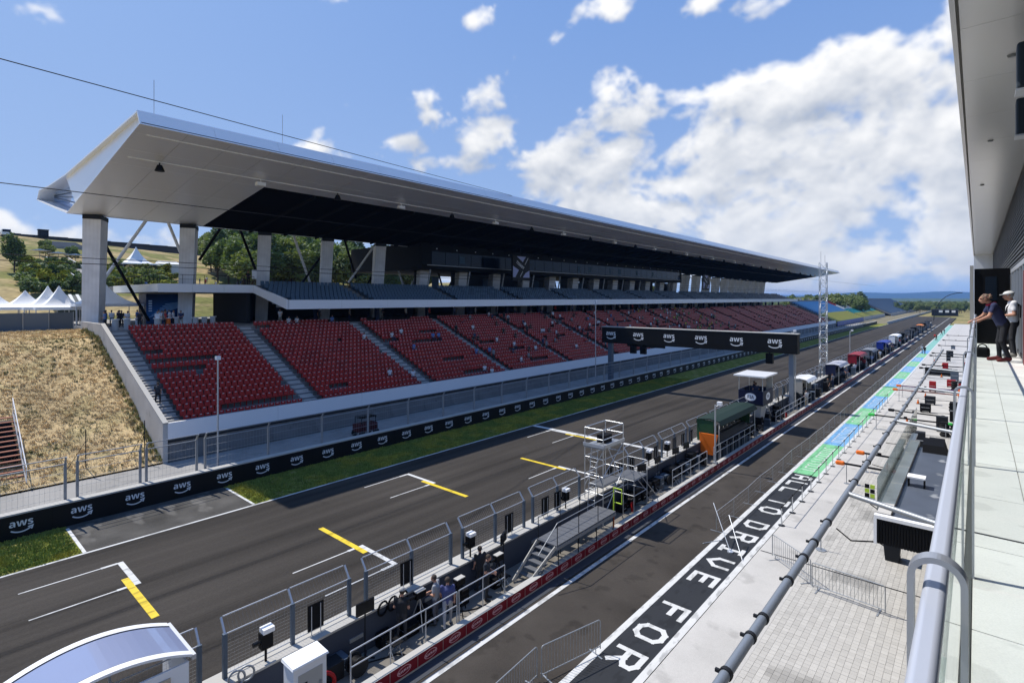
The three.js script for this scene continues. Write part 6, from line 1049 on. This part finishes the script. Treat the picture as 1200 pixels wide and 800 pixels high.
{
  const onPlat = (px, x) => { const u = (px - 600) / 626, t = x / (-Math.sin(YAW) + u * Math.cos(YAW)); return -(Math.cos(YAW) + u * Math.sin(YAW)) * t; };
  const g = 'peaked tents on the plateau';
  tent(-82, 8.25, onPlat(29, -82), 5, 1.9, 'white peaked tent on the plateau, lowest peak of the row', g); tent(-80, 8.25, onPlat(55.5, -80), 4.6, 2.4, 'white peaked tent in the middle of the plateau row', g); tent(-78.5, 8.25, onPlat(66, -78.5) - .2, 4.6, 2.4, 'white peaked tent overlapping its twin in the plateau row', g); tent(-77, 8.6, onPlat(122, -77), 6.4, 2.4, 'large white peaked tent behind the first pier', g); tent(-84, 8.25, onPlat(-8, -84), 5, 1.9, 'white peaked tent at the open end of the plateau row', g);
  { const [x, y, z] = onHill(159, -158); tent(x, y - .3, z, 7, 4.2, 'white peaked tent standing high on the slope between the piers', g); const o = thing('marquee', 'small white flat sided marquee beside the high tent', 'tent', [x, y, z - 6]); B().box(x - 2, x + 2, y, y + 2.4, z - 9, z - 4.6).build('wall', M.tentWhite, o); B().hexa([V(x - 2.2, y + 2.4, z - 4.4), V(x + 2.2, y + 2.4, z - 4.4), V(x + 2.2, y + 2.4, z - 9.2), V(x - 2.2, y + 2.4, z - 9.2), V(x - .1, y + 3.2, z - 4.6), V(x + .1, y + 3.2, z - 4.6), V(x + .1, y + 3.2, z - 9), V(x - .1, y + 3.2, z - 9)]).build('roof', M.tentWhite, o); }
  for (let i = 0; i < 14; i++) { const [x, y, z] = onHill(rr(165, 290), -rr(132, 150)); person(personGeo('st' + (i % 7), 'stand', {}, .045), [x, y, z], rr(0, 6), 'visitor strolling on the dry slope behind the piers', 'visitors on the slope'); }
  // screened fence on the plateau edge
  const f = thing('screen_fence', 'fence of grey fabric panels along the top of the dry bank', 'fence', [-69.5, 8.2, 0]); const cl = [.8, .95, 1.1, 1.3].map(k => mt([.14 * k, .165 * k, .185 * k], .9, { side: THREE.DoubleSide }));
  for (let k = 0; k < 12; k++) { const z = -11.6 + 1.9 * k, y = 8.35; B().box(-69.52 + .03 * (k % 2), -69.48 + .03 * (k % 2), y + .1, y + 1.95, z + .03, z + 1.87).build('fabric_panel', cl[[0, 2, 1, 0, 3, 2, 1, 0, 0, 1, 0, 2][k]], f); B().tube([-69.4, y - .2, z], [-69.4, y + 2.02, z], .035, 6).build('post', M.galv, f); }
  B().box(-69.9, -69.1, 8.0, 8.42, -11.9, 30).build('footing', M.offwhite, f);
  // glass sided shop fronts, sloping dark roof by the tents
  { const o = thing('sloped_roof', 'dark sloping roof with pale ribs behind the tents', 'roof', [-92, 8.25, -15]); const [a, b] = [onPlat(64, -92), onPlat(108, -92)]; B().hexa([V(-95, 10.6, a), V(-90, 9.2, a), V(-90, 9.2, b), V(-95, 10.6, b), V(-95, 12.2, a), V(-90, 10.2, a), V(-90, 10.2, b), V(-95, 12.2, b)]).build('roof_plane', mt([.04, .055, .05], .4), o); for (let k = 0; k < 5; k++) { const z = lerp(a, b, (k + .5) / 5); B().bar([-95, 12.26, z], [-90, 10.26, z], .35, .08).build('rib', M.galv, o); } B().box(-94.8, -90.2, 8.25, 9.4, b + .2, a - .2).build('base', M.concreteDark, o); }
  { const [y, z] = onX(196, 372, -72), o = thing('blue_kiosk', 'blue printed kiosk booth below the deck by the second pier', 'kiosk', [-74, 8.72, z]); const t = canvasTex(128, 192, (g2, w, h) => { const q = g2.createLinearGradient(0, 0, w, h); q.addColorStop(0, '#0a1c3c'); q.addColorStop(.5, '#1e5fa0'); q.addColorStop(1, '#0a1530'); g2.fillStyle = q; g2.fillRect(0, 0, w, h); g2.strokeStyle = '#9cc4e8'; g2.lineWidth = 4; for (let i = 0; i < 7; i++) { g2.beginPath(); g2.moveTo(10 + i * 9, 150 - i * 14); g2.lineTo(110, 90 - i * 6); g2.stroke(); } for (let i = 0; i < 5; i++) { g2.fillStyle = '#c8dcf0'; g2.fillRect(8, 40 + i * 16, 12, 9); } }); B().box(-76, -73, 8.72, 12.3, z - 1.9, z + 1.9).build('booth', M.navy, o); flatPanel(3.8, 3.4, mt('#ffffff', .5, { map: t }), 'printed_face', o, [-72.99, 10.5, z], Math.PI / 2); }
  { const b = mt([.45, .45, .44], .7); for (let i = 0; i < 9; i++) { const z = -13.4 - i * 1.15; const o = thing('drum_table', i === 4 ? 'orange topped high table on the concourse end' : 'white high table on the concourse end', 'table', [-61.6 - (i % 3) * .9, 8.72, z], 'high tables on the concourse'); const x = o.position.x; B().tube([x, 8.72, z], [x, 9.7, z], .26, 10).build('drum', i === 4 ? M.orange : b, o); B().tube([x, 9.7, z], [x, 9.76, z], .38, 12).build('top', M.white, o); } }
  // stair at the foot of the bank, mostly out of the picture
  { const o = thing('bank_stair', 'steel stair with rust red treads and white rail on the dry bank', 'stair', [-46.5, .1, -3.6]); const z0 = -5.1, n = 14; for (let k = 0; k < n; k++) { const x = -44.2 - .42 * k, y = .45 + .24 * k; B().box(x - .36, x, y, y + .05, z0, z0 + 2.4).build('stair_tread', mt([.3, .13, .085], .8), o); } B().bar([-44, .3, z0], [-50.1, 3.8, z0], .06, .28).bar([-44, .3, z0 + 2.4], [-50.1, 3.8, z0 + 2.4], .06, .28).build('stringer', M.offwhite, o); for (const z of [z0]) { const m = B(); m.tube([-44, 1.35, z], [-50.1, 4.85, z], .03, 6); for (let k = 0; k < 7; k++) m.tube([-44 - k, .4 + .573 * k, z], [-44 - k, 1.35 + .573 * k, z], .022, 5); m.build('handrail', M.white, o); } B().hexa([V(-50, 0, z0 + 2.3), V(-44.2, 0, z0 + 2.3), V(-44.2, 0, z0 + .1), V(-50, 0, z0 + .1), V(-50, 3.4, z0 + 2.3), V(-44.2, .2, z0 + 2.3), V(-44.2, .2, z0 + .1), V(-50, 3.4, z0 + .1)]).build('infill', M.darkSteel, o); }
  for (const [px, py, px2, py2] of [[169, 508, 147, 512], [100, 530, 100, 488]]) { const [x, z] = [-44.4, onX(px, py, -44.4)[1]]; solo('bank_post', B().tube([x, .2, z], [x, 3.1, z], .03, 6).bar([x, 2.3, z], [x - .2, .3, z + 1.1], .03, .03), M.darkSteel, 'thin dark fence post left standing on the dry bank', 'post', 'old fence posts on the bank'); }
}
// service cart behind the fence
{ const [y, z] = onX(431, 488, -39), o = thing('service_cart', 'dark red service cart parked on the road below the stand', 'cart', [-39.4, .05, z]); put('body', new RoundedBoxGeometry(1.2, .7, 1.8, 3, .12), mt([.06, .008, .01], .6), o, [-39.4, .8, z]); B().box(-39.9, -38.9, 1.62, 1.7, z - .8, z + .7).build('roof', M.black, o); for (const a of [-.55, .55]) for (const b of [-.9, .85]) { B().tube([-39.4 + a * .85, 1.1, z + b * .8], [-39.4 + a * .85, 1.63, z + b * .8], .03, 5).build('post', M.black, o); B().tube([-39.4 + a - .08, .33, z + b * .8], [-39.4 + a + .08, .33, z + b * .8], .28, 10).build('wheel', M.rubber, o); } }
// far stands, flags and screens down the straight
{
  const far = (name, L, x0, z0, z1, rows, cols2, back) => { const o = thing(name, L, 'grandstand', [x0, 0, (z0 + z1) / 2]); cols2.forEach((m, i) => { const per = rows / cols2.length; for (let r = Math.floor(i * per); r < (i + 1) * per; r++) { const x = x0 - .9 * r, y = 1.6 + .42 * r; B().box(x - .92, x, y - .8, y, z1, z0).build('terrace_step', M.concreteMid, o); const m2 = B(); for (let z = z0 - .5; z > z1 + .5; z -= .62) m2.box(x - .55, x - .2, y + .05, y + .7, z - .5, z); const q = m2.build('seat_row', m, o); } }); B().box(x0 - .9 * rows - .4, x0 - .9 * rows, 0, 1.6 + .42 * rows + 1, z1, z0).build('back_wall', M.concreteMid, o); B().box(x0, x0 + .25, 0, 1.9, z1, z0).build('front_wall', back, o); };
  const yl = mt([.5, .48, .12], .6), tl = mt([.05, .38, .38], .6), rd = mt([.4, .05, .07], .6), bl = mt([.1, .3, .55], .6), gb = mt([.13, .19, .27], .6);
  far('open_grandstand', 'open grandstand with light blue upper seats and yellow lower rows past the covered stand', -45, -262, -330, 20, [yl, yl, bl, bl, bl], M.blue);
  far('open_grandstand', 'open grandstand striped yellow, teal, white and red farther along', -46, -340, -425, 20, [yl, tl, M.white, rd], M.offwhite);
  far('open_grandstand', 'open slate blue grandstand at the far end of the straight', -44, -440, -640, 22, [gb, gb], M.galv);
  const o = 'slim flagpole with pale flag in the row behind the far stands';
  for (let i = 0; i < 24; i++) { const px = lerp(931, 1002, i / 23), d = 300 + i * 5, u = (px - 600) / 626, x = (-Math.sin(YAW) + u * Math.cos(YAW)) * d, z = -(Math.cos(YAW) + u * Math.sin(YAW)) * d, f = thing('flagpole', o, 'flagpole', [x, 0, z], 'flagpoles behind the far stands'); B().tube([x, 0, z], [x, 12, z], .1, 6, .06).build('pole', M.white, f); B().box(x + .05, x + 1.0, 7.6, 12, z - .05, z + .05).build('flag', i % 3 ? M.offwhite : yl, f); }
  { const f = thing('far_building', 'low dark building with white panels at the end of the pit lane', 'building', [-13, 0, -470]); B().box(-24, -10, 0, 4.2, -485, -470).build('block', M.darkSteel, f); for (let k = 0; k < 3; k++) B().box(-20 + k * 3.4, -18 + k * 3.4, 2.2, 3.7, -469.95, -469.8).build('white_panel', M.white, f); }
  { const x = 6, z = -330, f = thing('street_lamp', 'curved dark street lamp leaning over the far end of the paddock', 'lamp', [x, 0, z]); const pts = []; for (let k = 0; k <= 10; k++) { const t = k / 10; pts.push([x - 22 + 9 * t * t, 1 + 13.5 * Math.sin(t * 1.45), z]); } B().path(pts, .16, 6).build('pole', M.darkSteel, f); B().cbox(x - 12.4, 14.4, z, 2.2, .3, .6).build('lamp_head', M.darkSteel, f); }
  structure(B().box(-70, -31.01, -.25, .02, -640, -300.2).build('gravel_trap', mt([.42, .38, .26], .95, { map: texConcrete })));
  solo('far_barrier', B().box(-31.6, -31.2, 0, 1.0, -640, -300), M.offwhite, 'pale low barrier along the far end of the straight', 'barrier');
}
scene.fog = new THREE.FogExp2(lin(.24, .5, 1.0), 1.1e-4);
scene.traverse(o => { if (o.isMesh) { o.castShadow = o.receiveShadow = true; } });
renderer.render(scene, camera);
